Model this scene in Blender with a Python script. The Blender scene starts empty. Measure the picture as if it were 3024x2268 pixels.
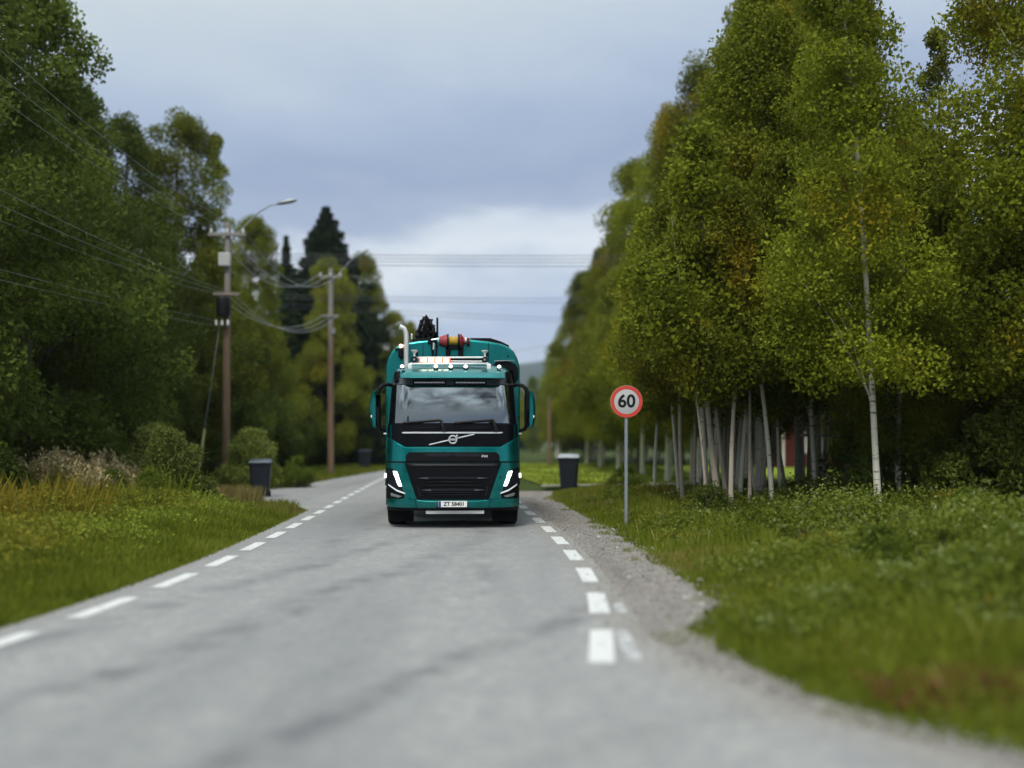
import bpy, bmesh, math, random
import numpy as np
from mathutils import Vector, Matrix
R = math.radians
S = bpy.context.scene
COL = S.collection

# ------------------------------------------------------------------ camera
CAM_H = 1.6
cam_d = bpy.data.cameras.new('camera'); cam = bpy.data.objects.new('camera', cam_d); COL.objects.link(cam)
cam.location = (0, 0, CAM_H); cam.rotation_euler = (R(90), 0, 0)
cam_d.sensor_width = 36; cam_d.lens = 38.67; cam_d.shift_y = 58.0/1024
cam_d.clip_start = 0.1; cam_d.clip_end = 8000
cam_d.dof.use_dof = True; cam_d.dof.focus_distance = 20.6; cam_d.dof.aperture_fstop = 0.34
S.camera = cam
S.view_settings.view_transform = 'Standard'; S.view_settings.look = 'None'
S.view_settings.exposure = 0.35; S.view_settings.gamma = 1.0
S.cycles.use_denoising = True
S.cycles.max_bounces = 8; S.cycles.transparent_max_bounces = 12

# ------------------------------------------------------------------ sky and sun
SUN_EL, SUN_AZ = 52.0, 196.0            # degrees; azimuth clockwise from +Y (the camera looks along +Y)
world = bpy.data.worlds.new('World'); S.world = world; world.use_nodes = True
wn, wl = world.node_tree.nodes, world.node_tree.links
wn.clear()
def wnode(t, **kw):
    n = wn.new(t)
    for k, v in kw.items(): setattr(n, k, v)
    return n
def wmath(op, a, b=None, c=None):
    n = wnode('ShaderNodeMath', operation=op)
    for i, v in enumerate((a, b, c)):
        if v is None: continue
        if isinstance(v, (int, float)): n.inputs[i].default_value = v
        else: wl.new(v, n.inputs[i])
    return n.outputs[0]
sky = wnode('ShaderNodeTexSky', sky_type='NISHITA', sun_disc=False)
sky.sun_elevation = R(SUN_EL); sky.sun_rotation = R(SUN_AZ); sky.air_density = 1.0; sky.dust_density = 2.0
tc = wnode('ShaderNodeTexCoord'); sep = wnode('ShaderNodeSeparateXYZ'); wl.new(tc.outputs['Generated'], sep.inputs[0])
zc = wmath('MAXIMUM', sep.outputs['Z'], 0.0)
den = wmath('ADD', zc, 0.16)
comb = wnode('ShaderNodeCombineXYZ')
wl.new(wmath('DIVIDE', sep.outputs['X'], den), comb.inputs[0]); wl.new(wmath('DIVIDE', sep.outputs['Y'], den), comb.inputs[1])
def wnoise(scale, detail, rough, dist=0.0):
    n = wnode('ShaderNodeTexNoise'); n.inputs['Scale'].default_value = scale; n.inputs['Detail'].default_value = detail
    n.inputs['Roughness'].default_value = rough; n.inputs['Distortion'].default_value = dist
    wl.new(comb.outputs[0], n.inputs['Vector']); return n.outputs['Fac']
n1 = wnoise(0.55, 5, 0.5, 0.4); n2 = wnoise(1.9, 6, 0.55, 0.6)
# cloud decks: a bright slit over the hills, a dark belly above it, paler cloud higher up
tilt = wmath('MULTIPLY', sep.outputs['X'], -0.13)
s = wmath('ADD', zc, tilt)
s = wmath('ADD', s, wmath('MULTIPLY', wmath('SUBTRACT', n1, 0.5), 0.13))
n3 = wnoise(5.5, 6, 0.6, 0.8)
s = wmath('ADD', s, wmath('MULTIPLY', wmath('SUBTRACT', n2, 0.5), 0.10))
s = wmath('ADD', s, wmath('MULTIPLY', wmath('SUBTRACT', n3, 0.5), 0.035))
ramp = wnode('ShaderNodeValToRGB'); wl.new(s, ramp.inputs[0])
els = ramp.color_ramp.elements
def srgb(r, g, b):
    f = lambda c: (c/255/12.92) if c/255 <= 0.04045 else ((c/255+0.055)/1.055)**2.4
    return (f(r), f(g), f(b), 1)
stops = [(0.03, srgb(206, 213, 221)), (0.075, srgb(174, 187, 206)), (0.115, srgb(162, 177, 202)), (0.145, srgb(183, 194, 210)),
         (0.17, srgb(207, 214, 222)), (0.195, srgb(195, 204, 215)), (0.218, srgb(154, 168, 190)), (0.25, srgb(142, 157, 184)),
         (0.295, srgb(155, 170, 193)), (0.335, srgb(173, 186, 201)), (0.39, srgb(186, 197, 204))]
els[0].position, els[0].color = stops[0][0], stops[0][1]
els[1].position, els[1].color = stops[-1][0], stops[-1][1]
for p, c in stops[1:-1]:
    e = els.new(p); e.color = c
# an overcast sky is brighter overhead than at the skyline
zen = wnode('ShaderNodeMapRange'); wl.new(zc, zen.inputs[0])
zen.inputs[1].default_value = 0.42; zen.inputs[2].default_value = 0.95; zen.inputs[3].default_value = 1.0; zen.inputs[4].default_value = 1.9
n4 = wnoise(3.2, 5, 0.55, 0.5)
zen_r = wnode('ShaderNodeMapRange'); wl.new(n4, zen_r.inputs[0])
for _i, _v in enumerate((0.37, 0.63, 0.15, 1.95)): zen_r.inputs[_i+1].default_value = _v
zen_n = zen_r.outputs[0]
bright = wmath('MULTIPLY', zen.outputs[0], 10.0)
hi = wnode('ShaderNodeMapRange'); wl.new(zc, hi.inputs[0]); hi.inputs[1].default_value = 0.37; hi.inputs[2].default_value = 0.48
mixn = wnode('ShaderNodeMix', data_type='FLOAT'); wl.new(hi.outputs[0], mixn.inputs[0]); mixn.inputs[2].default_value = 1.0; wl.new(zen_n, mixn.inputs[3])
bright = wmath('MULTIPLY', bright, mixn.outputs[0])
vm = wnode('ShaderNodeVectorMath', operation='SCALE'); wl.new(ramp.outputs[0], vm.inputs[0]); wl.new(bright, vm.inputs['Scale'])
mix = wnode('ShaderNodeMix', data_type='RGBA'); mix.inputs[0].default_value = 0.96
wl.new(sky.outputs[0], mix.inputs[6]); wl.new(vm.outputs[0], mix.inputs[7])
bg = wnode('ShaderNodeBackground'); bg.inputs['Strength'].default_value = 0.1; wl.new(mix.outputs[2], bg.inputs['Color'])
wo = wnode('ShaderNodeOutputWorld'); wl.new(bg.outputs[0], wo.inputs[0])

sl = bpy.data.lights.new('sun', 'SUN'); sun = bpy.data.objects.new('sun', sl); COL.objects.link(sun)
sl.energy = 2.0; sl.angle = R(14); sl.color = (1.0, 0.95, 0.86)
_sd = Vector((math.sin(R(SUN_AZ))*math.cos(R(SUN_EL)), math.cos(R(SUN_AZ))*math.cos(R(SUN_EL)), math.sin(R(SUN_EL))))
sun.rotation_euler = _sd.to_track_quat('Z', 'Y').to_euler()

# ------------------------------------------------------------------ helpers
def tag(o, label=None, cat=None, group=None, kind=None):
    if label: o['label'] = label
    if cat: o['category'] = cat
    if group: o['group'] = group
    if kind: o['kind'] = kind
    return o
def link(name, mesh, parent=None, mat=None):
    o = bpy.data.objects.new(name, mesh); COL.objects.link(o)
    if parent is not None: o.parent = parent
    if mat is not None and len(mesh.materials) == 0: mesh.materials.append(mat)
    return o
def empty(name, loc=(0, 0, 0), rz=0.0, scale=1.0):
    o = bpy.data.objects.new(name, None); COL.objects.link(o)
    o.location = loc; o.rotation_euler = (0, 0, rz); o.scale = (scale,)*3 if isinstance(scale, (int, float)) else scale
    o.empty_display_size = 0.3
    return o
class MB:
    """collects primitive shapes and links them as one mesh object"""
    def __init__(self): self.v = []; self.f = []
    def add(self, v, f):
        b = len(self.v); self.v += [tuple(p) for p in v]; self.f += [tuple(i+b for i in q) for q in f]; return self
    def box(self, c, s, rot=None):
        m = Matrix.Identity(3) if rot is None else rot
        c = Vector(c); h = Vector(s)/2
        v = [c + m @ Vector((x*h.x, y*h.y, z*h.z)) for x, y, z in ((-1,-1,-1),(1,-1,-1),(1,1,-1),(-1,1,-1),(-1,-1,1),(1,-1,1),(1,1,1),(-1,1,1))]
        return self.add(v, [(0,3,2,1),(4,5,6,7),(0,1,5,4),(1,2,6,5),(2,3,7,6),(3,0,4,7)])
    def bar(self, a, b, w, h):
        a, b = Vector(a), Vector(b); d = (b-a)
        q = d.to_track_quat('Y', 'Z').to_matrix()
        return self.box((a+b)/2, (w, d.length, h), q)
    def tube(self, pts, r, n=8):
        pts = [Vector(p) for p in pts]
        rs = r if isinstance(r, (list, tuple)) else [r]*len(pts)
        v = []; f = []
        up = Vector((0, 0, 1))
        for i, p in enumerate(pts):
            t = (pts[min(i+1, len(pts)-1)] - pts[max(i-1, 0)]).normalized()
            a = t.cross(up)
            if a.length < 1e-3: a = t.cross(Vector((1, 0, 0)))
            a.normalize(); b = t.cross(a).normalized()
            for k in range(n):
                th = 2*math.pi*k/n
                v.append(p + (a*math.cos(th) + b*math.sin(th))*rs[i])
        for i in range(len(pts)-1):
            for k in range(n):
                k2 = (k+1) % n
                f.append((i*n+k, i*n+k2, (i+1)*n+k2, (i+1)*n+k))
        f.append(tuple(range(n-1, -1, -1))); f.append(tuple((len(pts)-1)*n+k for k in range(n)))
        return self.add(v, f)
    def lathe(self, prof, c=(0, 0, 0), axis='z', n=24):
        """prof: (radius, along) pairs"""
        v = []; f = []; m = len(prof)
        for k in range(n):
            th = 2*math.pi*k/n; cs, sn = math.cos(th), math.sin(th)
            for r, t in prof:
                p = {'z': (r*cs, r*sn, t), 'x': (t, r*cs, r*sn), 'y': (r*sn, t, r*cs)}[axis]
                v.append((p[0]+c[0], p[1]+c[1], p[2]+c[2]))
        for k in range(n):
            k2 = (k+1) % n
            for j in range(m-1):
                f.append((k*m+j, k2*m+j, k2*m+j+1, k*m+j+1))
        loop = prof[0] == prof[-1]
        if prof[0][0] > 1e-6 and not loop: f.append(tuple(k*m for k in range(n-1, -1, -1)))
        if prof[-1][0] > 1e-6 and not loop: f.append(tuple(k*m+m-1 for k in range(n)))
        return self.add(v, f)
    def prism(self, poly, y0, y1, plane='xz'):
        n = len(poly)
        mk = {'xz': lambda a, b, t: (a, t, b), 'yz': lambda a, b, t: (t, a, b), 'xy': lambda a, b, t: (a, b, t)}[plane]
        v = [mk(a, b, y0) for a, b in poly] + [mk(a, b, y1) for a, b in poly]
        f = [tuple(range(n)), tuple(range(2*n-1, n-1, -1))]
        for i in range(n):
            j = (i+1) % n
            f.append((i, i+n, j+n, j))
        return self.add(v, f)
    def loft(self, secs, cap=True):
        n = len(secs[0]); v = [p for s_ in secs for p in s_]; f = []
        for i in range(len(secs)-1):
            for k in range(n):
                k2 = (k+1) % n
                f.append((i*n+k, i*n+k2, (i+1)*n+k2, (i+1)*n+k))
        if cap:
            f.append(tuple(range(n-1, -1, -1))); f.append(tuple((len(secs)-1)*n+k for k in range(n)))
        return self.add(v, f)
    def build(self, name, mat, parent=None, bevel=0.0, smooth=40, segs=2):
        me = bpy.data.meshes.new(name); me.from_pydata(self.v, [], self.f); me.update()
        bm = bmesh.new(); bm.from_mesh(me); bmesh.ops.recalc_face_normals(bm, faces=bm.faces); bm.to_mesh(me); bm.free()
        finish(me, smooth)
        o = link(name, me, parent, mat)
        if bevel:
            b = o.modifiers.new('bevel', 'BEVEL'); b.width = bevel; b.segments = segs; b.limit_method = 'ANGLE'; b.angle_limit = R(35)
        return o
def finish(me, ang=40):
    if ang:
        me.polygons.foreach_set('use_smooth', [True]*len(me.polygons))
        try: me.set_sharp_from_angle(angle=R(ang))
        except Exception: pass
    me.update()
def np_mesh(name, V, nper, mat, smooth=False):
    """V: (n*nper,3) array, consecutive nper verts make one face"""
    n = len(V)//nper
    me = bpy.data.meshes.new(name)
    me.vertices.add(len(V)); me.vertices.foreach_set('co', np.ascontiguousarray(V, dtype=np.float32).ravel())
    me.loops.add(len(V)); me.loops.foreach_set('vertex_index', np.arange(len(V), dtype=np.int32))
    me.polygons.add(n); me.polygons.foreach_set('loop_start', np.arange(0, len(V), nper, dtype=np.int32))
    try: me.polygons.foreach_set('loop_total', np.full(n, nper, dtype=np.int32))
    except Exception: pass
    me.update(calc_edges=True); me.validate()
    me.materials.append(mat)
    return me
def text_mesh(name, txt, size, mat, parent, loc, rot=(R(90), 0, 0), ext=0.002, xs=1.0, bold=0.0):
    cu = bpy.data.curves.new(name, 'FONT'); cu.body = txt; cu.size = size; cu.align_x = 'CENTER'; cu.align_y = 'CENTER'
    cu.extrude = ext; cu.offset = bold
    t = bpy.data.objects.new(name, cu); COL.objects.link(t)
    dg = bpy.context.evaluated_depsgraph_get(); dg.update()
    me = bpy.data.meshes.new_from_object(t.evaluated_get(dg)); me.name = name
    bpy.data.objects.remove(t); bpy.data.curves.remove(cu)
    o = link(name, me, parent, mat); o.location = loc; o.rotation_euler = rot; o.scale = (xs, 1, 1)
    return o

# ------------------------------------------------------------------ materials
class NT:
    def __init__(self, name):
        self.m = bpy.data.materials.new(name); self.m.use_nodes = True
        self.n = self.m.node_tree.nodes; self.l = self.m.node_tree.links; self.n.clear()
        self.out = self.n.new('ShaderNodeOutputMaterial')
    def new(self, t, **kw):
        n = self.n.new(t)
        for k, v in kw.items(): setattr(n, k, v)
        return n
    def set(self, sock, v):
        if isinstance(v, bpy.types.NodeSocket): self.l.new(v, sock)
        elif isinstance(v, (tuple, list)) and len(v) == 3 and sock.type == 'RGBA': sock.default_value = (*v, 1)
        else: sock.default_value = v
    def math(self, op, a, b=0.0, clamp=False):
        n = self.new('ShaderNodeMath', operation=op, use_clamp=clamp); self.set(n.inputs[0], a); self.set(n.inputs[1], b); return n.outputs[0]
    def noise(self, scale, detail=4, rough=0.55, vec=None, dist=0.0):
        n = self.new('ShaderNodeTexNoise'); n.inputs['Scale'].default_value = scale; n.inputs['Detail'].default_value = detail
        n.inputs['Roughness'].default_value = rough; n.inputs['Distortion'].default_value = dist
        if vec is not None: self.l.new(vec, n.inputs['Vector'])
        return n.outputs['Fac']
    def obj(self): return self.new('ShaderNodeTexCoord').outputs['Object']
    def pos(self): return self.new('ShaderNodeNewGeometry').outputs['Position']
    def map(self, vec, scale=(1, 1, 1), loc=(0, 0, 0), rot=(0, 0, 0)):
        n = self.new('ShaderNodeMapping'); self.l.new(vec, n.inputs[0]); n.inputs['Scale'].default_value = scale
        n.inputs['Location'].default_value = loc; n.inputs['Rotation'].default_value = rot; return n.outputs[0]
    def ramp(self, fac, stops, interp='LINEAR'):
        n = self.new('ShaderNodeValToRGB'); self.l.new(fac, n.inputs[0]); e = n.color_ramp.elements; n.color_ramp.interpolation = interp
        c4 = lambda c: (*c, 1) if len(c) == 3 else c
        e[0].position, e[0].color = stops[0][0], c4(stops[0][1]); e[1].position, e[1].color = stops[-1][0], c4(stops[-1][1])
        for p, c in stops[1:-1]:
            q = e.new(p); q.color = c4(c)
        return n.outputs[0]
    def mix(self, f, a, b, blend='MIX'):
        n = self.new('ShaderNodeMix', data_type='RGBA', blend_type=blend); self.set(n.inputs[0], f); self.set(n.inputs[6], a); self.set(n.inputs[7], b); return n.outputs[2]
    def range(self, v, a, b, c=0.0, d=1.0):
        n = self.new('ShaderNodeMapRange'); self.l.new(v, n.inputs[0])
        for i, x in enumerate((a, b, c, d)): n.inputs[i+1].default_value = x
        return n.outputs[0]
    def pbr(self, color, rough=0.6, metal=0.0, coat=0.0, spec=0.5, emit=None, es=0.0, bump=None, bs=0.2, bd=0.02):
        p = self.new('ShaderNodeBsdfPrincipled')
        self.set(p.inputs['Base Color'], color); self.set(p.inputs['Roughness'], rough); self.set(p.inputs['Metallic'], metal)
        p.inputs['Coat Weight'].default_value = coat; p.inputs['Coat Roughness'].default_value = 0.06; p.inputs['Specular IOR Level'].default_value = spec
        if emit is not None: self.set(p.inputs['Emission Color'], emit); p.inputs['Emission Strength'].default_value = es
        if bump is not None:
            b = self.new('ShaderNodeBump'); b.inputs['Strength'].default_value = bs; b.inputs['Distance'].default_value = bd
            self.l.new(bump, b.inputs['Height']); self.l.new(b.outputs[0], p.inputs['Normal'])
        return p.outputs[0]
    def done(self, shader):
        self.l.new(shader, self.out.inputs['Surface']); return self.m
def simple(name, col, rough=0.5, metal=0.0, coat=0.0, spec=0.5, var=0.12, scale=6.0):
    t = NT(name); nz = t.noise(scale, 5, 0.6, t.obj())
    c = t.mix(t.range(nz, 0.3, 0.7), tuple(x*(1-var) for x in col), tuple(min(1, x*(1+var)) for x in col))
    return t.done(t.pbr(c, t.range(nz, 0.3, 0.7, rough*0.85, min(1, rough*1.15)), metal, coat, spec))
def glow(name, col, strength, base=(0.8, 0.8, 0.8)):
    t = NT(name); return t.done(t.pbr(base, 0.3, emit=col, es=strength))
def foliage(name, dark, mid, light, yellow=None, ythr=0.62, trans=0.38, rnd=0.32, patch=0.45):
    t = NT(name)
    g = t.new('ShaderNodeNewGeometry'); oi = t.new('ShaderNodeObjectInfo')
    nz = t.noise(patch, 3, 0.55, g.outputs['Position'])
    f = t.math('ADD', t.math('MULTIPLY', t.range(nz, 0.3, 0.7), 0.55), t.math('MULTIPLY', g.outputs['Random Per Island'], 0.45))
    c = t.ramp(f, [(0.12, dark), (0.5, mid), (0.9, light)])
    if yellow:
        n2 = t.noise(0.32, 3, 0.6, t.map(g.outputs['Position'], loc=(13.1, 4.2, 7.7)))
        yf = t.math('MULTIPLY', t.range(n2, ythr-0.04, ythr+0.09), t.range(g.outputs['Random Per Island'], 0.1, 0.8, 0.25, 0.95))
        c = t.mix(yf, c, yellow)
    v = t.range(oi.outputs['Random'], 0, 1, 1-rnd, 1+rnd)
    vm = t.new('ShaderNodeVectorMath', operation='SCALE'); t.l.new(c, vm.inputs[0]); t.l.new(v, vm.inputs['Scale'])
    c = vm.outputs[0]
    p = t.pbr(c, 0.65, spec=0.12)
    tr = t.new('ShaderNodeBsdfTranslucent'); t.l.new(c, tr.inputs[0])
    ms = t.new('ShaderNodeMixShader'); ms.inputs[0].default_value = trans; t.l.new(p, ms.inputs[1]); t.l.new(tr.outputs[0], ms.inputs[2])
    return t.done(ms.outputs[0])

M = {}
def teal_paint():
    t = NT('teal_paint'); o = t.obj(); nz = t.noise(3.0, 6, 0.6, o)
    sx = t.new('ShaderNodeSeparateXYZ'); t.l.new(o, sx.inputs[0])
    sp = t.noise(22, 4, 0.7, o)
    dirt = t.math('MULTIPLY', t.range(sx.outputs['Z'], 1.5, 0.35, 0.06, 0.55), t.range(t.math('ADD', t.math('MULTIPLY', nz, 0.6), t.math('MULTIPLY', sp, 0.4)), 0.42, 0.62))
    c = t.mix(t.range(nz, 0.35, 0.75), (0.001, 0.180, 0.172), (0.002, 0.235, 0.222))
    c = t.mix(dirt, c, (0.030, 0.062, 0.056))
    p = t.pbr(c, t.math('ADD', t.range(nz, 0.3, 0.7, 0.25, 0.34), t.math('MULTIPLY', dirt, 0.4)), t.math('SUBTRACT', 0.92, t.math('MULTIPLY', dirt, 0.9)), coat=0.3)
    return t.done(p)
M['teal'] = teal_paint()
M['black'] = simple('black_plastic', (0.004, 0.0045, 0.006), 0.5, spec=0.14, var=0.25)
M['black_gloss'] = simple('black_gloss', (0.003, 0.0035, 0.0055), 0.32, spec=0.10, var=0.2)
M['grille'] = simple('grille_plastic', (0.003, 0.0035, 0.005), 0.6, spec=0.12, var=0.2)
M['slat'] = simple('dark_grey_plastic', (0.010, 0.0105, 0.015), 0.45, spec=0.2)
M['slat_tip'] = simple('grey_trim', (0.075, 0.08, 0.10), 0.4)
M['rubber'] = simple('rubber', (0.006, 0.006, 0.006), 0.85, spec=0.15, var=0.3, scale=15)
M['chrome'] = simple('chrome', (0.86, 0.87, 0.88), 0.12, 1.0, var=0.03)
M['alu'] = simple('aluminium', (0.74, 0.74, 0.73), 0.35, 0.6, var=0.1)
M['silver'] = simple('silver_trim', (0.66, 0.66, 0.68), 0.32, 0.6, var=0.04)
M['steel_grey'] = simple('steel_grey', (0.22, 0.225, 0.235), 0.5, 0.5)
M['header'] = simple('header_grey', (0.055, 0.062, 0.075), 0.35)
M['white'] = simple('white_paint', (0.78, 0.78, 0.76), 0.5, var=0.06)
M['red'] = simple('red_paint', (0.30, 0.028, 0.035), 0.55)
M['yellow'] = simple('yellow_rope', (0.48, 0.28, 0.020), 0.7)
M['blue_plate'] = simple('plate_blue', (0.01, 0.03, 0.16), 0.4)
M['ink'] = simple('black_ink', (0.006, 0.006, 0.007), 0.5, spec=0.25)
M['seat'] = simple('seat_fabric', (0.022, 0.022, 0.024), 0.9)
M['led'] = glow('headlight_glow', (0.95, 0.98, 1.0), 3.0)
M['led_dim'] = glow('drl_strip', (0.85, 0.9, 0.95), 0.25, (0.55, 0.57, 0.6))
M['marker'] = glow('roof_marker_glow', (1, 0.99, 0.96), 1.6)
M['beacon'] = glow('beacon_glow', (1.0, 0.88, 0.70), 4.0)
M['beacon_rim'] = glow('beacon_rim_glow', (1.0, 0.14, 0.04), 0.8, (0.7, 0.12, 0.05))
M['amber'] = glow('amber_glow', (1.0, 0.6, 0.3), 3.0)
M['lens'] = simple('lamp_lens', (0.25, 0.26, 0.27), 0.12, 0.3)
def glass(name, tint, refl):
    t = NT(name)
    tr = t.new('ShaderNodeBsdfTransparent'); tr.inputs[0].default_value = (*tint, 1)
    gl = t.new('ShaderNodeBsdfGlossy'); gl.inputs['Roughness'].default_value = 0.02; gl.inputs['Color'].default_value = (0.88, 0.95, 0.97, 1)
    fr = t.new('ShaderNodeFresnel'); fr.inputs['IOR'].default_value = 1.5
    f = t.math('ADD', fr.outputs[0], refl, True)
    ms = t.new('ShaderNodeMixShader'); t.l.new(f, ms.inputs[0]); t.l.new(tr.outputs[0], ms.inputs[1]); t.l.new(gl.outputs[0], ms.inputs[2])
    return t.done(ms.outputs[0])
M['windscreen'] = glass('windscreen_glass', (0.14, 0.17, 0.165), 0.20)
M['side_glass'] = glass('side_glass', (0.2, 0.24, 0.23), 0.06)
M['clear'] = glass('lamp_cover', (0.8, 0.82, 0.84), 0.02)

def asphalt():
    t = NT('asphalt'); p = t.pos()
    fine = t.noise(60, 3, 0.7, p); med = t.noise(1.3, 5, 0.6, p); big = t.noise(0.22, 3, 0.5, p)
    st = t.noise(1.0, 4, 0.55, t.map(p, scale=(0.75, 0.07, 1.0), rot=(0, 0, R(-5))))
    sp = t.new('ShaderNodeTexVoronoi'); sp.inputs['Scale'].default_value = 34; t.l.new(p, sp.inputs['Vector'])
    c = t.ramp(fine, [(0.25, (0.14, 0.141, 0.143)), (0.5, (0.255, 0.256, 0.256)), (0.75, (0.40, 0.398, 0.39))])
    c = t.mix(t.range(sp.outputs['Color'], 0.55, 0.95, 0, 0.6), c, (0.44, 0.43, 0.395))
    g = t.noise(11, 5, 0.75, p)
    g2 = t.noise(6, 4, 0.7, t.map(p, loc=(5.2, 1.7, 0)))
    c = t.mix(t.range(g, 0.40, 0.60, 0.0, 0.60), c, (0.40, 0.388, 0.335))
    c = t.mix(t.range(g2, 0.46, 0.62, 0.0, 0.45), c, (0.19, 0.195, 0.21))
    m2 = t.noise(4.5, 5, 0.65, p)
    c = t.mix(t.range(m2, 0.44, 0.64, 0.0, 0.28), c, (0.17, 0.172, 0.178))
    c = t.mix(t.range(med, 0.40, 0.66, 0.0, 0.28), c, (0.20, 0.202, 0.208))
    c = t.mix(t.range(st, 0.45, 0.64, 0.0, 0.45), c, (0.15, 0.152, 0.158))
    # tyre tracks: wandering dark bands through two points each
    w = t.math('MULTIPLY', t.math('SUBTRACT', t.noise(0.22, 1, 0.4, p), 0.5), 0.9)
    sx = t.new('ShaderNodeSeparateXYZ'); t.l.new(p, sx.inputs[0])
    brk = t.range(t.noise(1.6, 4, 0.6, p), 0.36, 0.60)
    for (x0, y0), (x1, y1), wd, k in (((-3.2, 6.3), (-1.3, 14.5), 0.34, 0.62), ((-1.5, 5.4), (0.75, 10.6), 0.24, 0.62), ((-4.2, 7.2), (-2.0, 17), 0.3, 0.5), ((-0.35, 12.5), (-0.75, 24), 0.35, 0.35), ((-2.7, 16), (-3.1, 30), 0.35, 0.35), ((-1.4, 4.0), (2.2, 7.2), 0.25, 0.3)):
        L = math.hypot(x1-x0, y1-y0); nx, ny = (y1-y0)/L, -(x1-x0)/L
        d = t.math('ADD', t.math('MULTIPLY', sx.outputs['X'], nx), t.math('MULTIPLY', sx.outputs['Y'], ny))
        d = t.math('ABSOLUTE', t.math('ADD', t.math('SUBTRACT', d, nx*x0+ny*y0), w))
        ends = t.math('MULTIPLY', t.range(sx.outputs['Y'], y0-2.5, y0+0.5), t.range(sx.outputs['Y'], y1+3.0, y1-0.5))
        f = t.math('MULTIPLY', t.math('MULTIPLY', t.range(d, wd, wd*0.15, 0, k), brk), ends)
        c = t.mix(f, c, (0.085, 0.087, 0.092))
    # grit washed in from the shoulder
    at = t.new('ShaderNodeAttribute'); at.attribute_name = 'edge'
    e = t.math('ADD', at.outputs['Fac'], t.math('MULTIPLY', t.math('SUBTRACT', t.noise(2.4, 5, 0.7, p), 0.5), 1.1))
    c = t.mix(t.range(e, 0.55, 0.0, 0, 0.9), c, t.mix(t.range(g, 0.35, 0.65), (0.17, 0.155, 0.135), (0.34, 0.315, 0.275)))
    return t.done(t.pbr(c, 0.85, bump=fine, bs=0.5, bd=0.01))
M['asphalt'] = asphalt()
def gravel():
    t = NT('gravel'); p = t.pos()
    v = t.new('ShaderNodeTexVoronoi'); v.inputs['Scale'].default_value = 22; t.l.new(p, v.inputs['Vector'])
    n = t.noise(1.6, 5, 0.65, p); st = t.noise(1.0, 4, 0.6, t.map(p, scale=(1.6, 0.12, 1), rot=(0, 0, R(-6))))
    c = t.mix(t.range(v.outputs['Color'], 0.1, 0.9), (0.14, 0.125, 0.11), (0.31, 0.285, 0.25))
    c = t.mix(t.range(n, 0.4, 0.7, 0, 0.6), c, (0.235, 0.205, 0.17))
    c = t.mix(t.range(st, 0.5, 0.75, 0, 0.6), c, (0.10, 0.085, 0.07))
    return t.done(t.pbr(c, 0.9, bump=v.outputs['Distance'], bs=0.6, bd=0.02))
M['gravel'] = gravel()
def paint_line(name, col, wear):
    t = NT(name); p = t.pos(); n = t.noise(9, 5, 0.7, p)
    c = t.mix(t.range(n, wear, wear+0.12), col, (0.30, 0.30, 0.30))
    return t.done(t.pbr(c, 0.7))
M['line'] = paint_line('road_paint', (0.64, 0.64, 0.61), 0.54)
M['old_line'] = paint_line('worn_road_paint', (0.54, 0.54, 0.52), 0.42)
def soil():
    t = NT('verge_soil'); p = t.pos(); n = t.noise(0.6, 6, 0.6, p); f = t.noise(14, 4, 0.7, p)
    c = t.ramp(n, [(0.3, (0.022, 0.036, 0.008)), (0.5, (0.05, 0.08, 0.012)), (0.7, (0.075, 0.082, 0.02))])
    c = t.mix(t.range(f, 0.35, 0.7, 0, 0.5), c, (0.035, 0.03, 0.015))
    return t.done(t.pbr(c, 0.95, spec=0.1))
M['soil'] = soil()
M['lawn'] = simple('lawn_green', (0.24, 0.32, 0.040), 0.95, spec=0.1, var=0.35, scale=1.2)
M['hill'] = simple('wooded_hill', (0.028, 0.045, 0.035), 0.95, spec=0.05, var=0.5, scale=0.02)  # forest green with the blue of distance haze put into the colour
def bark(name, base, mark, k=0.55):
    t = NT(name); p = t.obj()
    n = t.noise(1.0, 5, 0.65, t.map(p, scale=(5, 5, 2.2))); h = t.noise(1.0, 3, 0.6, t.map(p, scale=(3, 3, 16)))
    c = t.mix(t.range(n, k, k+0.1), base, mark)
    c = t.mix(t.range(h, 0.6, 0.68, 0, 0.8), c, mark)
    return t.done(t.pbr(c, 0.85, spec=0.15, bump=n, bs=0.4))
M['birch_bark'] = bark('birch_bark', (0.60, 0.57, 0.48), (0.06, 0.055, 0.05), 0.62)
M['dark_bark'] = bark('dark_bark', (0.085, 0.072, 0.055), (0.03, 0.025, 0.02), 0.5)
M['pink_bark'] = bark('young_birch_bark', (0.40, 0.345, 0.28), (0.09, 0.075, 0.06), 0.57)
def pole_wood():
    t = NT('pole_wood'); p = t.obj(); n = t.noise(1.0, 5, 0.6, t.map(p, scale=(14, 14, 0.6)))
    z = t.new('ShaderNodeSeparateXYZ'); t.l.new(p, z.inputs[0])
    c = t.ramp(n, [(0.3, (0.10, 0.062, 0.036)), (0.7, (0.22, 0.145, 0.09))])
    c = t.mix(t.range(z.outputs['Z'], 5.5, 7.5, 0, 0.8), c, (0.26, 0.255, 0.24))
    return t.done(t.pbr(c, 0.85))
M['pole'] = pole_wood()
M['wire'] = simple('wire_alu', (0.24, 0.25, 0.23), 0.6, 0.2)
M['wire_dark'] = simple('wire_dark', (0.05, 0.055, 0.07), 0.6)
M['galv'] = simple('galvanised', (0.26, 0.285, 0.30), 0.5, 0.4)
M['bin'] = simple('bin_plastic', (0.012, 0.017, 0.025), 0.55, spec=0.3)
M['bin_lid'] = simple('bin_lid', (0.06, 0.075, 0.095), 0.30)
M['bin_lid_pale'] = simple('pale_bin_lid', (0.33, 0.36, 0.38), 0.35)
M['sign_red'] = simple('sign_red', (0.58, 0.048, 0.026), 0.45, var=0.05)
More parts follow.
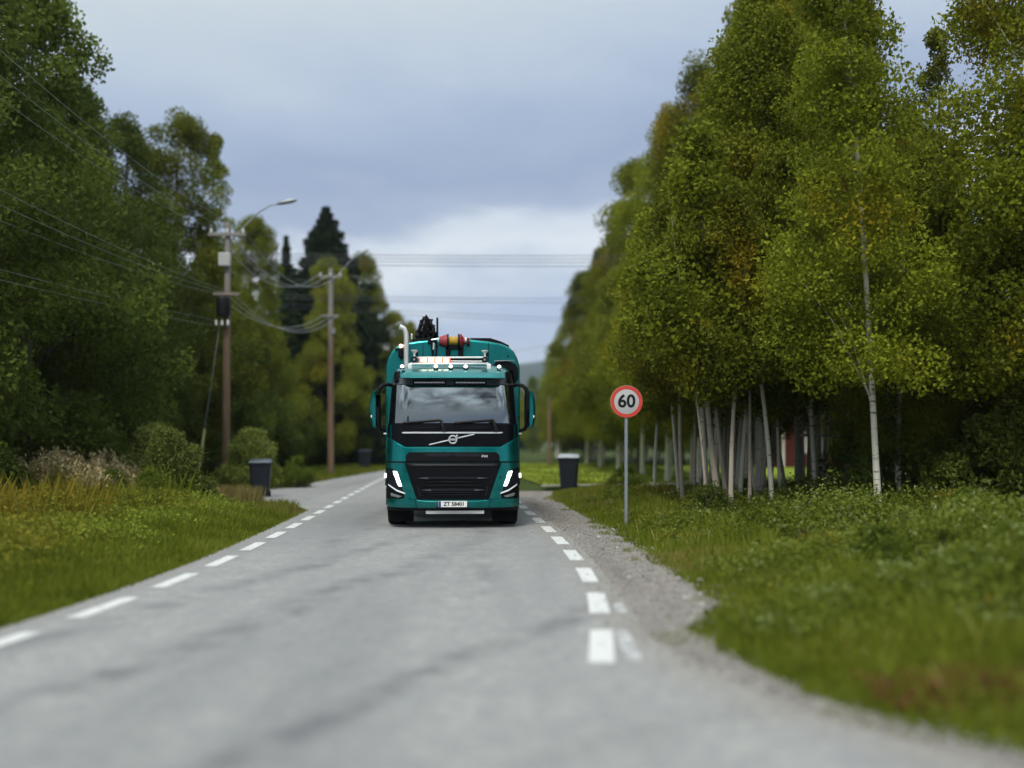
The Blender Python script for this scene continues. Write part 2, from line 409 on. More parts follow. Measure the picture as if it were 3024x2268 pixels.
M['sign_white'] = simple('sign_white', (0.45, 0.45, 0.44), 0.5, var=0.04)
M['falu'] = simple('falu_red', (0.085, 0.012, 0.010), 0.85)
M['roof_dark'] = simple('roof_dark', (0.035, 0.03, 0.03), 0.8)
M['stone'] = simple('pale_stone', (0.50, 0.49, 0.46), 0.85, var=0.25, scale=2.5)
def pebble():
    t = NT('pebble'); g = t.new('ShaderNodeNewGeometry')
    return t.done(t.pbr(t.ramp(g.outputs['Random Per Island'], [(0, (0.12, 0.11, 0.10)), (0.5, (0.25, 0.235, 0.21)), (1, (0.42, 0.40, 0.37))]), 0.9))
M['pebble'] = pebble()
M['guard'] = simple('guard_yellow', (0.55, 0.52, 0.22), 0.5)

G = foliage
M['birch_leaf'] = G('birch_leaf', (0.079, 0.100, 0.007), (0.163, 0.188, 0.011), (0.253, 0.274, 0.022), (0.30, 0.20, 0.010), 0.57)
M['gold_leaf'] = G('yellowing_birch_leaf', (0.112, 0.130, 0.007), (0.213, 0.223, 0.013), (0.297, 0.279, 0.020), (0.30, 0.195, 0.010), 0.54)
M['dark_leaf'] = G('dark_broad_leaf', (0.052, 0.077, 0.011), (0.112, 0.151, 0.020), (0.173, 0.215, 0.035), (0.16, 0.14, 0.012), 0.70)
M['olive_leaf'] = G('olive_leaf', (0.074, 0.092, 0.009), (0.155, 0.176, 0.016), (0.225, 0.237, 0.027), (0.22, 0.15, 0.010), 0.63)
M['needle'] = G('spruce_needle', (0.010, 0.022, 0.010), (0.022, 0.042, 0.015), (0.040, 0.064, 0.020), trans=0.1)
M['shrub_leaf'] = G('shrub_leaf', (0.055, 0.085, 0.010), (0.120, 0.170, 0.018), (0.190, 0.230, 0.030), (0.2, 0.17, 0.03), 0.66)
M['willow_leaf'] = G('willow_leaf', (0.095, 0.120, 0.024), (0.175, 0.210, 0.038), (0.250, 0.285, 0.065), trans=0.25)
M['grass'] = G('grass_blade', (0.083, 0.109, 0.009), (0.152, 0.184, 0.015), (0.216, 0.235, 0.029), (0.24, 0.2, 0.06), 0.60, patch=0.8)
M['weed_brown'] = G('autumn_weed', (0.085, 0.100, 0.010), (0.155, 0.160, 0.016), (0.220, 0.200, 0.024), (0.240, 0.150, 0.020), 0.54, patch=0.9)
M['weed_green'] = G('weed_leaf', (0.105, 0.146, 0.013), (0.205, 0.259, 0.026), (0.300, 0.351, 0.052), (0.20, 0.12, 0.02), 0.66, patch=0.9)
M['pale_herb'] = G('pale_herb', (0.13, 0.17, 0.05), (0.21, 0.26, 0.09), (0.30, 0.34, 0.14))
M['red_leaf'] = G('red_leaf', (0.12, 0.035, 0.018), (0.20, 0.065, 0.03), (0.22, 0.12, 0.05))
M['plume'] = G('dry_plume', (0.280, 0.225, 0.110), (0.440, 0.360, 0.180), (0.540, 0.450, 0.250), trans=0.2)
M['straw'] = G('straw', (0.16, 0.14, 0.05), (0.28, 0.23, 0.08), (0.36, 0.30, 0.11), trans=0.2)

# ------------------------------------------------------------------ ground, road, path, hills
_cy = np.array([-30, 0, 4, 8.6, 10.9, 13.3, 16, 20.8, 28.3, 42, 60, 100, 160, 240])
_cx = np.array([-6.0, -2.6, -2.1, -1.68, -1.51, -1.47, -1.53, -1.75, -2.2, -2.97, -3.9, -6.0, -9.2, -13.4])
_fy = np.linspace(-30, 240, 1081); _fx = np.interp(_fy, _cy, _cx)
_k = np.exp(-0.5*(np.arange(-12, 13)/5.0)**2); _k /= _k.sum()
_fx = np.convolve(np.pad(_fx, 12, mode='edge'), _k, mode='valid')
def cx(Y): return np.interp(Y, _fy, _fx)
HALF = 2.39
def left_edge(Y):
    """outer edge of the asphalt on the left, with the mouth of the side road"""
    base = cx(Y) - HALF - 0.38
    bulge = np.interp(Y, [25.6, 27.4, 30.4, 35.5, 45, 56, 66], [0, 0.55, 1.9, 2.9, 1.9, 1.0, 0])
    return base - bulge
_gy = [-30, 0, 2.5, 4.2, 5.17, 5.67, 6.08, 6.85, 8.36, 9.3, 9.9, 11.0, 13.8, 18.1, 24.5, 31.7, 36, 60, 240]
_gx = [26, 12, 6.6, 3.9, 3.05, 2.64, 2.29, 1.86, 1.56, 1.42, 1.66, 2.0, 1.90, 1.86, 1.49, 1.12, 1.4, -1.0, -10.5]
def right_edge(Y):
    """where grass begins on the right of the shoulder"""
    return np.interp(Y, _gy, _gx)
def right_asph(Y):
    o = np.interp(Y, [-30, 0, 3, 5, 6.5, 8, 9.2, 12, 240], [20, 11, 4.9, 2.3, 1.25, 0.62, 0.38, 0.22, 0.25])
    return cx(Y) + HALF + o
def strip(name, ys, fa, fb, z, mat, nx=2):
    v = []; f = []
    for y in ys:
        a, b = float(fa(y)), float(fb(y))
        for k in range(nx): v.append((a + (b-a)*k/(nx-1), y, z))
    for i in range(len(ys)-1):
        for k in range(nx-1):
            a = i*nx+k; f.append((a, a+1, a+nx+1, a+nx))
    me = bpy.data.meshes.new(name); me.from_pydata(v, [], f); me.update()
    return link(name, me, None, mat)
def gheight(x, y):
    d = np.maximum(np.maximum(left_edge(y)-x, x-right_edge(y)), 0)
    n = 0.10*np.sin(x*0.9+y*0.31)*np.sin(y*0.63+1.3) + 0.06*np.sin(x*2.1+0.7*y)
    d2 = np.minimum(d, 8)
    return -0.035 + np.minimum(d/1.5, 1)*(0.03 + n*0.6) + np.where(x < 0, 0.008, 0.008)*d2
def terrain():
    xs = np.concatenate([np.linspace(-3000, -60, 14), np.arange(-50, 50.1, 1.0), np.linspace(60, 3000, 14)])
    ys = np.concatenate([np.linspace(-60, -10, 6), np.arange(-8, 70, 1.0), np.arange(72, 240, 6), np.linspace(260, 4000, 16)])
    X, Y = np.meshgrid(xs, ys)
    Z = gheight(X, Y)
    v = np.stack([X.ravel(), Y.ravel(), Z.ravel()], 1); nx = len(xs)
    f = [(i*nx+k, i*nx+k+1, (i+1)*nx+k+1, (i+1)*nx+k) for i in range(len(ys)-1) for k in range(nx-1)]
    me = bpy.data.meshes.new('ground'); me.from_pydata(v.tolist(), [], f); finish(me, 0)
    me.polygons.foreach_set('use_smooth', [True]*len(me.polygons))
    tag(link('ground', me, None, M['soil']), kind='structure')
terrain()
ys = np.concatenate([np.arange(-20, 70, 0.5), np.arange(70, 232, 4)])
road = tag(strip('road', ys, left_edge, right_asph, 0.0, M['asphalt'], 28), kind='structure')
_ea = road.data.attributes.new('edge', 'FLOAT', 'POINT')
_ea.data.foreach_set('value', [min(float(right_asph(v.co.y))-v.co.x, 0.25+v.co.x-float(left_edge(v.co.y)), 3.0) for v in road.data.vertices])
ysg = np.arange(-18, 36.5, 0.5)
rag = random.Random(4)
_rag = {float(y): rag.uniform(-0.12, 0.14) for y in ysg}
tag(strip('gravel_shoulder', ysg, lambda y: right_asph(y)-0.6, lambda y: right_edge(y)+0.05+_rag.get(float(y), 0), -0.006, M['gravel'], 4), kind='structure')
# side road on the left, behind the near bin
tag(strip('side_road', np.arange(30.6, 35.3, 0.4), lambda y: -24 + 0*y, lambda y: left_edge(y)+0.5, -0.006, M['gravel'], 6), kind='structure')
def gpath():
    mb = MB(); n = 26
    a = [(1.0+i*1.1, 37.6+0.25*math.sin(i*0.4)+i*0.02) for i in range(n)]
    v = []; f = []
    for x, y in a: v += [(x, y-0.7, 0.10+0.012*x), (x, y+0.7, 0.10+0.012*x)]
    f = [(2*i, 2*i+2, 2*i+3, 2*i+1) for i in range(n-1)]
    me = bpy.data.meshes.new('gravel_path'); me.from_pydata(v, [], f)
    tag(link('gravel_path', me, None, M['gravel']), kind='structure')
gpath()
# pale lawn beyond the birches, as its own gently humped sheet
def lawn():
    xs = np.arange(-0.5, 24, 1.0); yy = np.arange(39, 78, 1.5)
    v = []; nx = len(xs)
    for y in yy:
        for x in xs:
            xx = x + float(right_edge(y)) + 1.2 - 0.5
            v.append((xx, y, float(gheight(xx, y)) + 0.05 + 0.02*min(1, (y-39)/6)))
    f = [(i*nx+k, i*nx+k+1, (i+1)*nx+k+1, (i+1)*nx+k) for i in range(len(yy)-1) for k in range(nx-1)]
    me = bpy.data.meshes.new('lawn'); me.from_pydata(v, [], f)
    tag(link('lawn', me, None, M['lawn']), kind='structure')
lawn()
def hills():
    xs = np.linspace(-1800, 1800, 91); rows = [(1500, 0.0), (1600, 0.45), (1750, 0.8), (1950, 1.0), (2300, 0.75), (2700, 0)]
    v = []; nx = len(xs); rr = random.Random(7)
    prof = 112 + 30*np.sin(xs/310+1.2) + 8*np.sin(xs/120) + 5*np.sin(xs/47)
    for y, k in rows:
        for x, p in zip(xs, prof): v.append((x, y, -2 + p*k + rr.uniform(-2.5, 2.5)*k))
    f = [(i*nx+j, i*nx+j+1, (i+1)*nx+j+1, (i+1)*nx+j) for i in range(len(rows)-1) for j in range(nx-1)]
    me = bpy.data.meshes.new('hills'); me.from_pydata(v, [], f); finish(me, 0)
    tag(link('hills', me, None, M['hill']), kind='structure')
hills()
def markings():
    mb_v = []; mb_f = []
    def dash(side, y0, y1, w, off=0.0):
        b = len(mb_v); n = 4
        for i in range(n+1):
            y = y0 + (y1-y0)*i/n; x = float(cx(y)) + side*HALF + off
            mb_v.extend([(x-w/2, y, 0.005), (x+w/2, y, 0.005)])
        mb_f.extend([(b+2*i, b+2*i+1, b+2*i+3, b+2*i+2) for i in range(n)])
    y = 7.95
    while y < 150: dash(1, y, y+1.4, 0.19); y += 2.3
    y = 7.93
    while y < 150: dash(-1, y, y+1.3, 0.17); y += 2.07
    me = bpy.data.meshes.new('road_markings'); me.from_pydata(mb_v, [], mb_f)
    tag(link('road_markings', me, None, M['line']), kind='structure')
    v = []; f = []
    for (x0, x1, y0, y1) in ((0.84, 0.96, 8.05, 9.3), (0.98, 1.08, 10.3, 10.9)):
        b = len(v); v += [(x0, y0, 0.0045), (x1, y0, 0.0045), (x1+0.02, y1, 0.0045), (x0+0.02, y1, 0.0045)]; f.append((b, b+1, b+2, b+3))
    me = bpy.data.meshes.new('worn_road_markings'); me.from_pydata(v, [], f)
    tag(link('worn_road_markings', me, None, M['old_line']), kind='structure')
markings()

# ------------------------------------------------------------------ the truck
TX, TY = -1.09, 20.27
truck = empty('tank_truck', (TX, TY, 0), R(3.0))
tag(truck, 'teal tank truck with lit headlights driving towards the viewer on the road', 'truck')
_fz = [0.28, 0.42, 0.90, 1.25, 1.45, 1.93, 2.03, 2.13, 2.23, 2.33, 2.43, 2.53, 2.63, 2.72, 2.80, 2.95, 3.06]
_fyv = [0.10, 0.02, 0.0, 0.0, 0.02, 0.07, 0.083, 0.099, 0.118, 0.140, 0.165, 0.193, 0.224, 0.256, 0.29, 0.42, 0.75]
def FW(z): return float(np.interp(z, [0.3, 0.9, 1.9, 2.72, 2.95, 3.06], [1.235, 1.245, 1.215, 1.15, 1.10, 1.0]))
def FY(x, z):
    """front surface of the cab"""
    t = min(1.0, abs(x)/FW(z))
    y = float(np.interp(z, _fz, _fyv)) + 0.10*t*t
    c = max(0.0, (t-0.74)/0.26)
    return y + 0.30*(1-math.sqrt(max(0.0, 1-min(c, 0.995)**2)))
def cab_section(z, back=2.1):
    W = FW(z); pts = [(W*math.sin(a*math.pi/2), FY(W*math.sin(a*math.pi/2), z), z) for a in np.linspace(-1, 1, 33)]
    return pts + [(W, back-0.06, z), (W-0.06, back, z), (-W+0.06, back, z), (-W, back-0.06, z)]
def panel(name, poly, mat, parent, off=0.01, thick=0.04, bevel=0.004, step=0.1):
    """a plate cut to POLY (x, z) and pressed onto the cab's front surface"""
    bm = bmesh.new()
    vs = [bm.verts.new((x, 0, z)) for x, z in poly]; f = bm.faces.new(vs)
    for ax, lo, hi in ((0, min(p[0] for p in poly), max(p[0] for p in poly)), (2, min(p[1] for p in poly), max(p[1] for p in poly))):
        k = math.ceil(lo/step+1e-6)
        while k*step < hi-1e-6:
            co = [0, 0, 0]; co[ax] = k*step; no = [0, 0, 0]; no[ax] = 1
            bmesh.ops.bisect_plane(bm, geom=bm.verts[:]+bm.edges[:]+bm.faces[:], plane_co=co, plane_no=no); k += 1
    r = bmesh.ops.extrude_face_region(bm, geom=bm.faces[:])
    back = {e for e in r['geom'] if isinstance(e, bmesh.types.BMVert)}
    for v in bm.verts:
        y = FY(v.co.x, v.co.z)
        v.co.y = y - off + (thick if v in back else 0)
    bmesh.ops.recalc_face_normals(bm, faces=bm.faces)
    me = bpy.data.meshes.new(name); bm.to_mesh(me); bm.free(); finish(me, 40)
    o = link(name, me, parent, mat)
    if bevel:
        b = o.modifiers.new('bevel', 'BEVEL'); b.width = bevel; b.segments = 2; b.limit_method = 'ANGLE'; b.angle_limit = R(50)
    return o
def mir(poly): return [(-x, z) for x, z in reversed(poly)]

def build_truck(T):
    tl, bk = M['teal'], M['black']
    # cab shell: lower body, roof, rear wall and pillars
    c = MB().loft([cab_section(z) for z in (0.42, 0.6, 0.9, 1.25, 1.45, 1.7, 1.92)])
    c.box((0, 2.05, 2.32), (2.24, 0.08, 0.80))
    for s in (-1, 1): c.box((s*1.165, 1.85, 2.32), (0.07, 0.34, 0.80), Matrix.Rotation(s*R(4.5), 3, 'Y').inverted())
    c.build('cab', tl, T)
    MB().loft([cab_section(z) for z in (2.72, 2.80, 2.9, 2.98, 3.03, 3.06)]).build('roof', tl, T)
    # windscreen with surround and pillars
    panel('windscreen', [(-1.09, 1.95), (1.09, 1.95), (1.055, 2.68), (-1.055, 2.68)], M['windscreen'], T, 0.0, 0.012, 0)
    for s in (-1, 1):
        p = [(1.085, 1.92), (1.20, 1.92), (1.145, 2.74), (1.05, 2.74)]
        panel('windscreen_pillar', p if s > 0 else mir(p), M['black_gloss'], T, 0.012, 0.06, 0.006, 0.05)
    panel('windscreen_header', [(-1.145, 2.675), (1.145, 2.675), (1.13, 2.80), (-1.13, 2.80)], M['header'], T, 0.02, 0.07)
    for x0, x1 in ((-0.72, -0.15), (0.05, 0.60)):
        sl = panel('header_vent', [(x0-0.03, 2.675), (x1+0.03, 2.675), (x1+0.03, 2.745), (x0-0.03, 2.745)], M['grille'], T, 0.032, 0.02)
        v = MB(); n = 22
        for i in range(n):
            x = x0+(x1-x0)*(i+0.5)/n; v.box((x, FY(x, 2.705)-0.034, 2.708), ((x1-x0)/n*0.62, 0.012, 0.026))
        v.build('vent_tooth', M['silver'], sl)
    # interior
    d = MB(); d.box((0, 0.62, 1.93), (2.2, 0.72, 0.16)); d.box((0.5, 0.5, 2.02), (0.5, 0.3, 0.1)); d.build('dashboard', M['seat'], T, 0.03)
    for x in (-0.6, 0.58):
        st = MB(); st.box((x, 1.25, 1.72), (0.5, 0.5, 0.14)); st.box((x, 1.52, 2.1), (0.5, 0.14, 0.72)); st.box((x, 1.5, 2.52), (0.28, 0.11, 0.18))
        st.build('seat', M['seat'], T, 0.04)
    sw = MB(); n = 28
    ring = [(0.58+0.22*math.cos(2*math.pi*i/n), 0.78+0.1*math.sin(2*math.pi*i/n), 2.03+0.19*math.sin(2*math.pi*i/n)) for i in range(n+1)]
    sw.tube(ring, 0.016, 6); sw.bar((0.37, 0.78, 2.03), (0.79, 0.78, 2.03), 0.05, 0.03); sw.build('steering_wheel', M['black'], T)
    dv = MB(); dv.box((0.01, 0.26, 2.05), (0.10, 0.03, 0.14)); dv.box((0.01, 0.27, 1.97), (0.03, 0.03, 0.06))
    dvo = dv.build('dash_device', M['black'], T, 0.008); MB().box((0.015, 0.245, 2.128), (0.11, 0.035, 0.022)).build('bracket', M['white'], dvo, 0.004)
    # a round fan high on the near-kerb side of the screen, its cable hanging down
    fn = MB(); fn.lathe([(0.0, -0.03), (0.10, -0.02), (0.125, 0.0), (0.10, 0.05), (0.0, 0.06)], (-0.76, 0.36, 2.53), 'y', 24)
    fn.tube([(-0.78, 0.37, 2.42), (-0.80, 0.36, 2.28), (-0.84, 0.33, 2.14), (-0.82, 0.3, 2.02)], 0.03, 8)
    fno = fn.build('cab_fan', M['black'], T)
    fb = MB(); fb.bar((-0.88, 0.315, 2.56), (-0.74, 0.315, 2.615), 0.012, 0.03); fb.build('bracket', M['slat_tip'], fno)
    # black panel under the windscreen with trim and emblem
    panel('front_panel', [(-1.215, 1.935), (-1.22, 1.70), (-0.88, 1.515), (0.88, 1.515), (1.22, 1.70), (1.215, 1.935)], M['black_gloss'], T, 0.014, 0.05)
    panel('front_panel_trim', [(-0.95, 1.768), (-0.90, 1.757), (0.87, 1.757), (0.93, 1.772), (0.92, 1.785), (-0.92, 1.785)], M['silver'], T, 0.024, 0.02, 0.003)
    em = panel('emblem', [(-0.44, 1.545), (-0.415, 1.545), (0.40, 1.735), (0.40, 1.75), (0.375, 1.75), (-0.44, 1.56)], M['silver'], T, 0.030, 0.02, 0.002)
    y0 = FY(0, 1.645) - 0.030
    rg = MB(); n = 40
    rg.lathe([(0.058, -0.008), (0.058, -0.022), (0.063, -0.026), (0.078, -0.026), (0.083, -0.022), (0.083, -0.008), (0.058, -0.008)], (0, y0, 1.645), 'y', n)
    rg.bar((0.052, y0-0.016, 1.697), (0.082, y0-0.016, 1.727), 0.022, 0.02)
    rg.box((0.076, y0-0.016, 1.724), (0.034, 0.02, 0.018)); rg.box((0.084, y0-0.016, 1.716), (0.018, 0.02, 0.034))
    rg.build('emblem_ring', M['silver'], em, 0.002)
    MB().lathe([(0, -0.010), (0.057, -0.010), (0.057, 0.0), (0, 0.0)], (0, y0, 1.645), 'y', 32).build('emblem_disc', M['ink'], em)
    MB().box((0, y0-0.018, 1.645), (0.118, 0.012, 0.034)).build('emblem_bar', M['silver'], em, 0.002)
    text_mesh('emblem_text', 'VOLVO', 0.030, M['ink'], em, (0, y0-0.0255, 1.645), xs=1.1, ext=0.001)
    # teal bonnet below it
    panel('bonnet', [(-1.243, 1.242), (1.243, 1.242), (1.225, 1.685), (0.885, 1.497), (-0.885, 1.497), (-1.225, 1.685)], tl, T, 0.036, 0.06, 0.020)
    ug = panel('upper_grille', [(-0.87, 1.236), (0.87, 1.236), (0.865, 1.36), (0.80, 1.415), (-0.80, 1.415), (-0.865, 1.36)], M['grille'], T, 0.040, 0.03, 0.008)
    for x0, x1 in ((-0.50, -0.03), (0.03, 0.50)):
        panel('grille_slot', [(x0-0.04, 1.385), (x0+0.02, 1.33), (x1-0.02, 1.33), (x1+0.04, 1.385)], M['slat'], ug, 0.046, 0.01, 0.003)
    text_mesh('model_badge', 'FM', 0.062, M['silver'], T, (0.585, FY(0.585, 1.33)-0.044, 1.335), xs=1.5, ext=0.003, bold=0.002)
    panel('seam', [(-1.245, 1.218), (1.245, 1.218), (1.245, 1.246), (-1.245, 1.246)], M['ink'], T, 0.020, 0.03, 0)
    # main grille
    lg = panel('main_grille', [(-0.89, 1.214), (-0.66, 0.535), (0.66, 0.535), (0.89, 1.214)], M['grille'], T, 0.012, 0.05, 0.01)
    def hw(z): return np.interp(z, [0.535, 1.214], [0.66, 0.89])
    panel('grille_frame', [(-0.87, 1.205), (-0.855, 1.15), (0.855, 1.15), (0.87, 1.205)], M['slat'], lg, 0.026, 0.02, 0.006)
    for z, w, h, tips in ((0.935, 0.66, 0.040, 1), (0.865, 0.5, 0.012, 0), (0.80, 0.56, 0.014, 0), (0.715, 0.60, 0.044, 1), (0.665, 0.56, 0.012, 0), (0.625, 0.50, 0.012, 0)):
        sl = panel('grille_slat', [(-w, z), (-w+0.2, z-h/2), (w-0.2, z-h/2), (w, z), (w-0.2, z+h/2), (-w+0.2, z+h/2)], M['slat'], lg, 0.030, 0.03, 0.003)
        if tips:
            for s in (-1, 1):
                p = [(w-0.005, z), (w-0.2, z+h*0.42), (w-0.2, z-h*0.42)]
                panel('slat_tip', p if s < 0 else p, M['slat_tip'], sl, 0.036, 0.01, 0) if s > 0 else panel('slat_tip', mir(p), M['slat_tip'], sl, 0.036, 0.01, 0)
    for s in (-1, 1):
        p = [(0.58, 0.60), (0.62, 0.60), (0.66, 0.78), (0.64, 0.80)]
        panel('grille_edge', p if s > 0 else mir(p), M['slat'], lg, 0.024, 0.02, 0.003)
    # headlight corners
    for s in (-1, 1):
        mm = (lambda p: p) if s > 0 else mir
        panel('corner_panel', mm([(0.90, 1.214), (1.24, 1.214), (1.235, 1.13), (1.06, 1.09), (0.885, 0.63), (0.90, 0.565), (0.67, 0.545)]), tl, T, 0.040, 0.06, 0.020)
        panel('corner_trim', mm([(1.065, 1.085), (1.24, 1.125), (1.243, 0.56), (0.905, 0.555), (0.89, 0.63)]), M['black'], T, 0.020, 0.05, 0.006)
        hl = panel('headlight', mm([(1.005, 1.085), (1.215, 1.095), (1.205, 0.80), (1.02, 0.665), (0.87, 0.635)]), M['slat'], T, 0.034, 0.05, 0.008, 0.05)
        panel('main_lamp', mm([(1.03, 1.06), (1.105, 1.065), (1.085, 0.99), (1.055, 0.93), (1.035, 0.86), (0.995, 0.785), (0.935, 0.785), (0.955, 0.85), (0.985, 0.93), (1.005, 1.0)]), M['led'], hl, 0.042, 0.02, 0.004, 0.05)
        panel('running_light', mm([(0.875, 0.640), (1.03, 0.690), (1.195, 0.795), (1.20, 0.825), (1.03, 0.722), (0.885, 0.668)]), M['led_dim'], hl, 0.044, 0.02, 0.003, 0.05)
        panel('fog_lamp', mm([(0.93, 0.60), (1.00, 0.575), (1.14, 0.60), (1.16, 0.66), (1.06, 0.635)]), M['lens'], T, 0.032, 0.03, 0.006, 0.05)
        panel('bumper_side', mm([(0.675, 0.385), (1.235, 0.40), (1.235, 0.545), (1.0, 0.535), (0.93, 0.555), (0.86, 0.555), (0.70, 0.535)]), tl, T, 0.040, 0.07, 0.012)
        MB().box((s*1.262, 0.46, 0.97), (0.05, 0.10, 0.09)).build('side_marker_lamp', M['marker'], T, 0.012)
        MB().box((s*1.255, 0.5, 1.757), (0.10, 0.05, 0.026)).build('grab_handle', M['silver'], T, 0.008)
    bp = panel('bumper', [(-0.665, 0.38), (0.665, 0.38), (0.685, 0.535), (0.45, 0.515), (-0.45, 0.515), (-0.685, 0.535)], tl, T, 0.040, 0.07, 0.012)
    MB().lathe([(0, -0.004), (0.028, -0.004), (0.028, 0.004), (0, 0.004)], (0.87, FY(0.87, 0.93)-0.036, 0.945), 'y', 16).build('socket_cap', M['ink'], T)
    pl = MB().box((0.0, -0.043, 0.458), (0.52, 0.010, 0.112)).build('number_plate', M['white'], T, 0.003)
    MB().box((-0.238, -0.0505, 0.458), (0.036, 0.006, 0.106)).build('plate_band', M['blue_plate'], pl)
    text_mesh('plate_text', 'ZT 58401', 0.098, M['ink'], pl, (0.022, -0.0495, 0.457), xs=0.98, ext=0.002, bold=0.0025)
    MB().box((0, -0.008, 0.385), (0.62, 0.06, 0.03)).build('plate_holder', bk, T, 0.006)
    MB().box((0.04, 0.12, 0.312), (1.08, 0.06, 0.088)).build('low_white_bar', M['white'], T, 0.01)  # plain white bar across the gap below the bumper
    # lower edge and steps
    MB().loft([[(x, y, z) for x, y, z in cab_section(zz, 1.0)] for zz in (0.33, 0.42)]).build('lower_valance', bk, T)
    for s in (-1, 1):
        w = MB(); w.box((s*0.98, 0.62, 0.26), (0.48, 0.05, 0.34)); w.build('mud_flap', M['rubber'], T, 0.01)
        wa = MB(); n = 14
        sec = [[(s*x, 1.35+r*math.cos(a), 0.53+r*math.sin(a)) for r, x in ((0.60, 0.78), (0.60, 1.235), (0.66, 1.235), (0.66, 0.78))] for a in np.linspace(R(10), R(172), n)]
        wa.loft(sec); wa.build('wheel_arch', bk, T)
        MB().prism([(0.38, 0.42), (0.72, 0.42), (0.72, 0.75), (0.38, 0.75)], s*1.22, s*1.25, 'yz').build('step', bk, T, 0.01)
        # door, handle, side window
        q = [(0.42, 0.78), (1.62, 0.98), (1.62, 1.93), (0.42, 1.93)]
        dr = MB(); dv_ = [(s*(FW(z)+0.004), y, z) for y, z in q] + [(s*(FW(z)+0.028), y, z) for y, z in q]
        dr.add(dv_, [(0,1,2,3), (4,5,6,7), (0,1,5,4), (1,2,6,5), (2,3,7,6), (3,0,4,7)])
        do = dr.build('door', tl, T, 0.012)
        MB().box((s*1.262, 1.48, 1.55), (0.03, 0.18, 0.04)).build('handle', bk, do, 0.008)
        q = [(0.46, 1.95), (1.62, 1.95), (1.62, 2.70), (0.62, 2.70)]
        wv = [(s*(FW(z)-0.012), y, z) for y, z in q] + [(s*(FW(z)), y, z) for y, z in q]
        MB().add(wv, [(0,1,2,3), (4,5,6,7), (0,1,5,4), (1,2,6,5), (2,3,7,6), (3,0,4,7)]).build('side_window', M['side_glass'], do)
    # visor and roof edge
    v = MB(); secs = []
    for x in np.linspace(-1, 1, 17):
        hwid = 0.97; X = x*hwid; b = 0.07*x*x
        e = 0.05 if abs(x) == 1 else 0.0
        secs.append([(X, 0.04+b+e, 2.775), (X, 0.0+b+e, 2.785), (X, 0.13+b+e, 2.878-e*0.4), (X*0.985, 0.30+b, 2.95-e*0.3), (X*0.97, 0.50+b, 2.99), (X*0.97, 0.50+b, 2.94), (X, 0.20+b, 2.86)])
    v.loft(secs); v.build('sun_visor', tl, T, 0.006)
    for s in (-1, 1):
        p = [(0.99, 2.70), (1.15, 2.70), (1.11, 2.94), (1.0, 2.94)]
        panel('roof_corner', p if s > 0 else mir(p), M['black_gloss'], T, 0.018, 0.05, 0.01, 0.05)
    for x in (-0.95, -0.32, -0.04, 0.24, 0.87):
        y = 0.37 if abs(x) < 0.8 else 0.40
        mk = MB().box((x, y, 2.985), (0.085, 0.08, 0.03)).build('marker_base', bk, T, 0.01)
        MB().lathe([(0, -0.045), (0.028, -0.04), (0.038, -0.015), (0.038, 0.03), (0, 0.03)], (x, y, 3.012), 'y', 14).build('marker_lamp', M['marker'], mk)
    # light bar with beacon and spot lamps
    lb = MB().tube([(-0.84, 0.66, 3.055), (-0.80, 0.62, 3.075), (0.66, 0.62, 3.085), (0.70, 0.66, 3.065)], 0.030, 12).build('light_bar', M['alu'], T)
    for x in (-0.81, 0.685):
        MB().box((x, 0.60, 3.005), (0.078, 0.06, 0.15)).build('upright', M['white'], lb, 0.015)
    MB().tube([(-0.75, 0.7, 3.205), (0.64, 0.7, 3.215)], 0.017, 10).build('rail', M['alu'], lb)
    MB().tube([(-0.08, 0.7, 3.14), (0.60, 0.7, 3.14)], 0.013, 10).build('rail', M['alu'], lb)
    MB().box((0.28, 0.78, 3.165), (0.74, 0.06, 0.06)).build('rail_backing', bk, lb, 0.01)
    bc = MB().box((-0.345, 0.66, 3.155), (0.60, 0.10, 0.105)).build('beacon', M['beacon_rim'], T, 0.015)
    for i in range(4):
        MB().box((-0.555+0.142*i, 0.607, 3.155), (0.104, 0.030, 0.060)).build('beacon_lamp', M['beacon'], bc, 0.005)
    for x in (-0.735, 0.605):
        sp = MB().lathe([(0.0, 0.10), (0.03, 0.09), (0.055, 0.03), (0.058, -0.02), (0.052, -0.03), (0.048, -0.02)], (x, 0.63, 3.165), 'y', 20).build('spot_lamp', bk, T)
        MB().lathe([(0, -0.022), (0.05, -0.018), (0.05, 0.0), (0, 0.0)], (x, 0.63, 3.165), 'y', 20).build('lens', M['lens'], sp)
        hn = MB().lathe([(0.0, 3.215), (0.02, 3.215), (0.016, 3.26), (0.035, 3.30), (0.066, 3.335), (0.066, 3.345), (0.0, 3.34)], (x+0.005, 0.66, 0), 'z', 18).build('work_lamp', M['white'], T)
        MB().box((x+0.05, 0.68, 3.27), (0.05, 0.05, 0.07)).build('bracket', bk, hn, 0.008)
    # air intake behind the roof on the door side, exhaust on the other
    ai = MB(); sec = []
    for y in (1.1, 1.35, 2.2):
        sec.append([(0.78, y, 3.0), (0.80, y, 3.13), (0.88, y-0.02, 3.185), (1.12, y, 3.165), (1.22, y, 3.12), (1.27, y, 3.04), (1.27, y, 2.80), (1.20, y, 2.74), (1.16, y, 2.98)])
    ai.loft(sec); ai.build('air_intake', bk, T, 0.02)
    MB().box((1.0, 1.08, 3.178), (0.40, 0.05, 0.020), Matrix.Rotation(R(-2), 3, 'Y')).build('intake_highlight', M['steel_grey'], T, 0.006)  # grey strip stands in for the highlight along the intake top
    MB().tube([(-0.95, 2.25, 1.2), (-0.95, 2.25, 3.75), (-0.96, 2.25, 3.83), (-1.0, 2.25, 3.91), (-1.09, 2.25, 3.955)], [0.055]*4+[0.06], 14).build('exhaust_pipe', M['alu'], T)
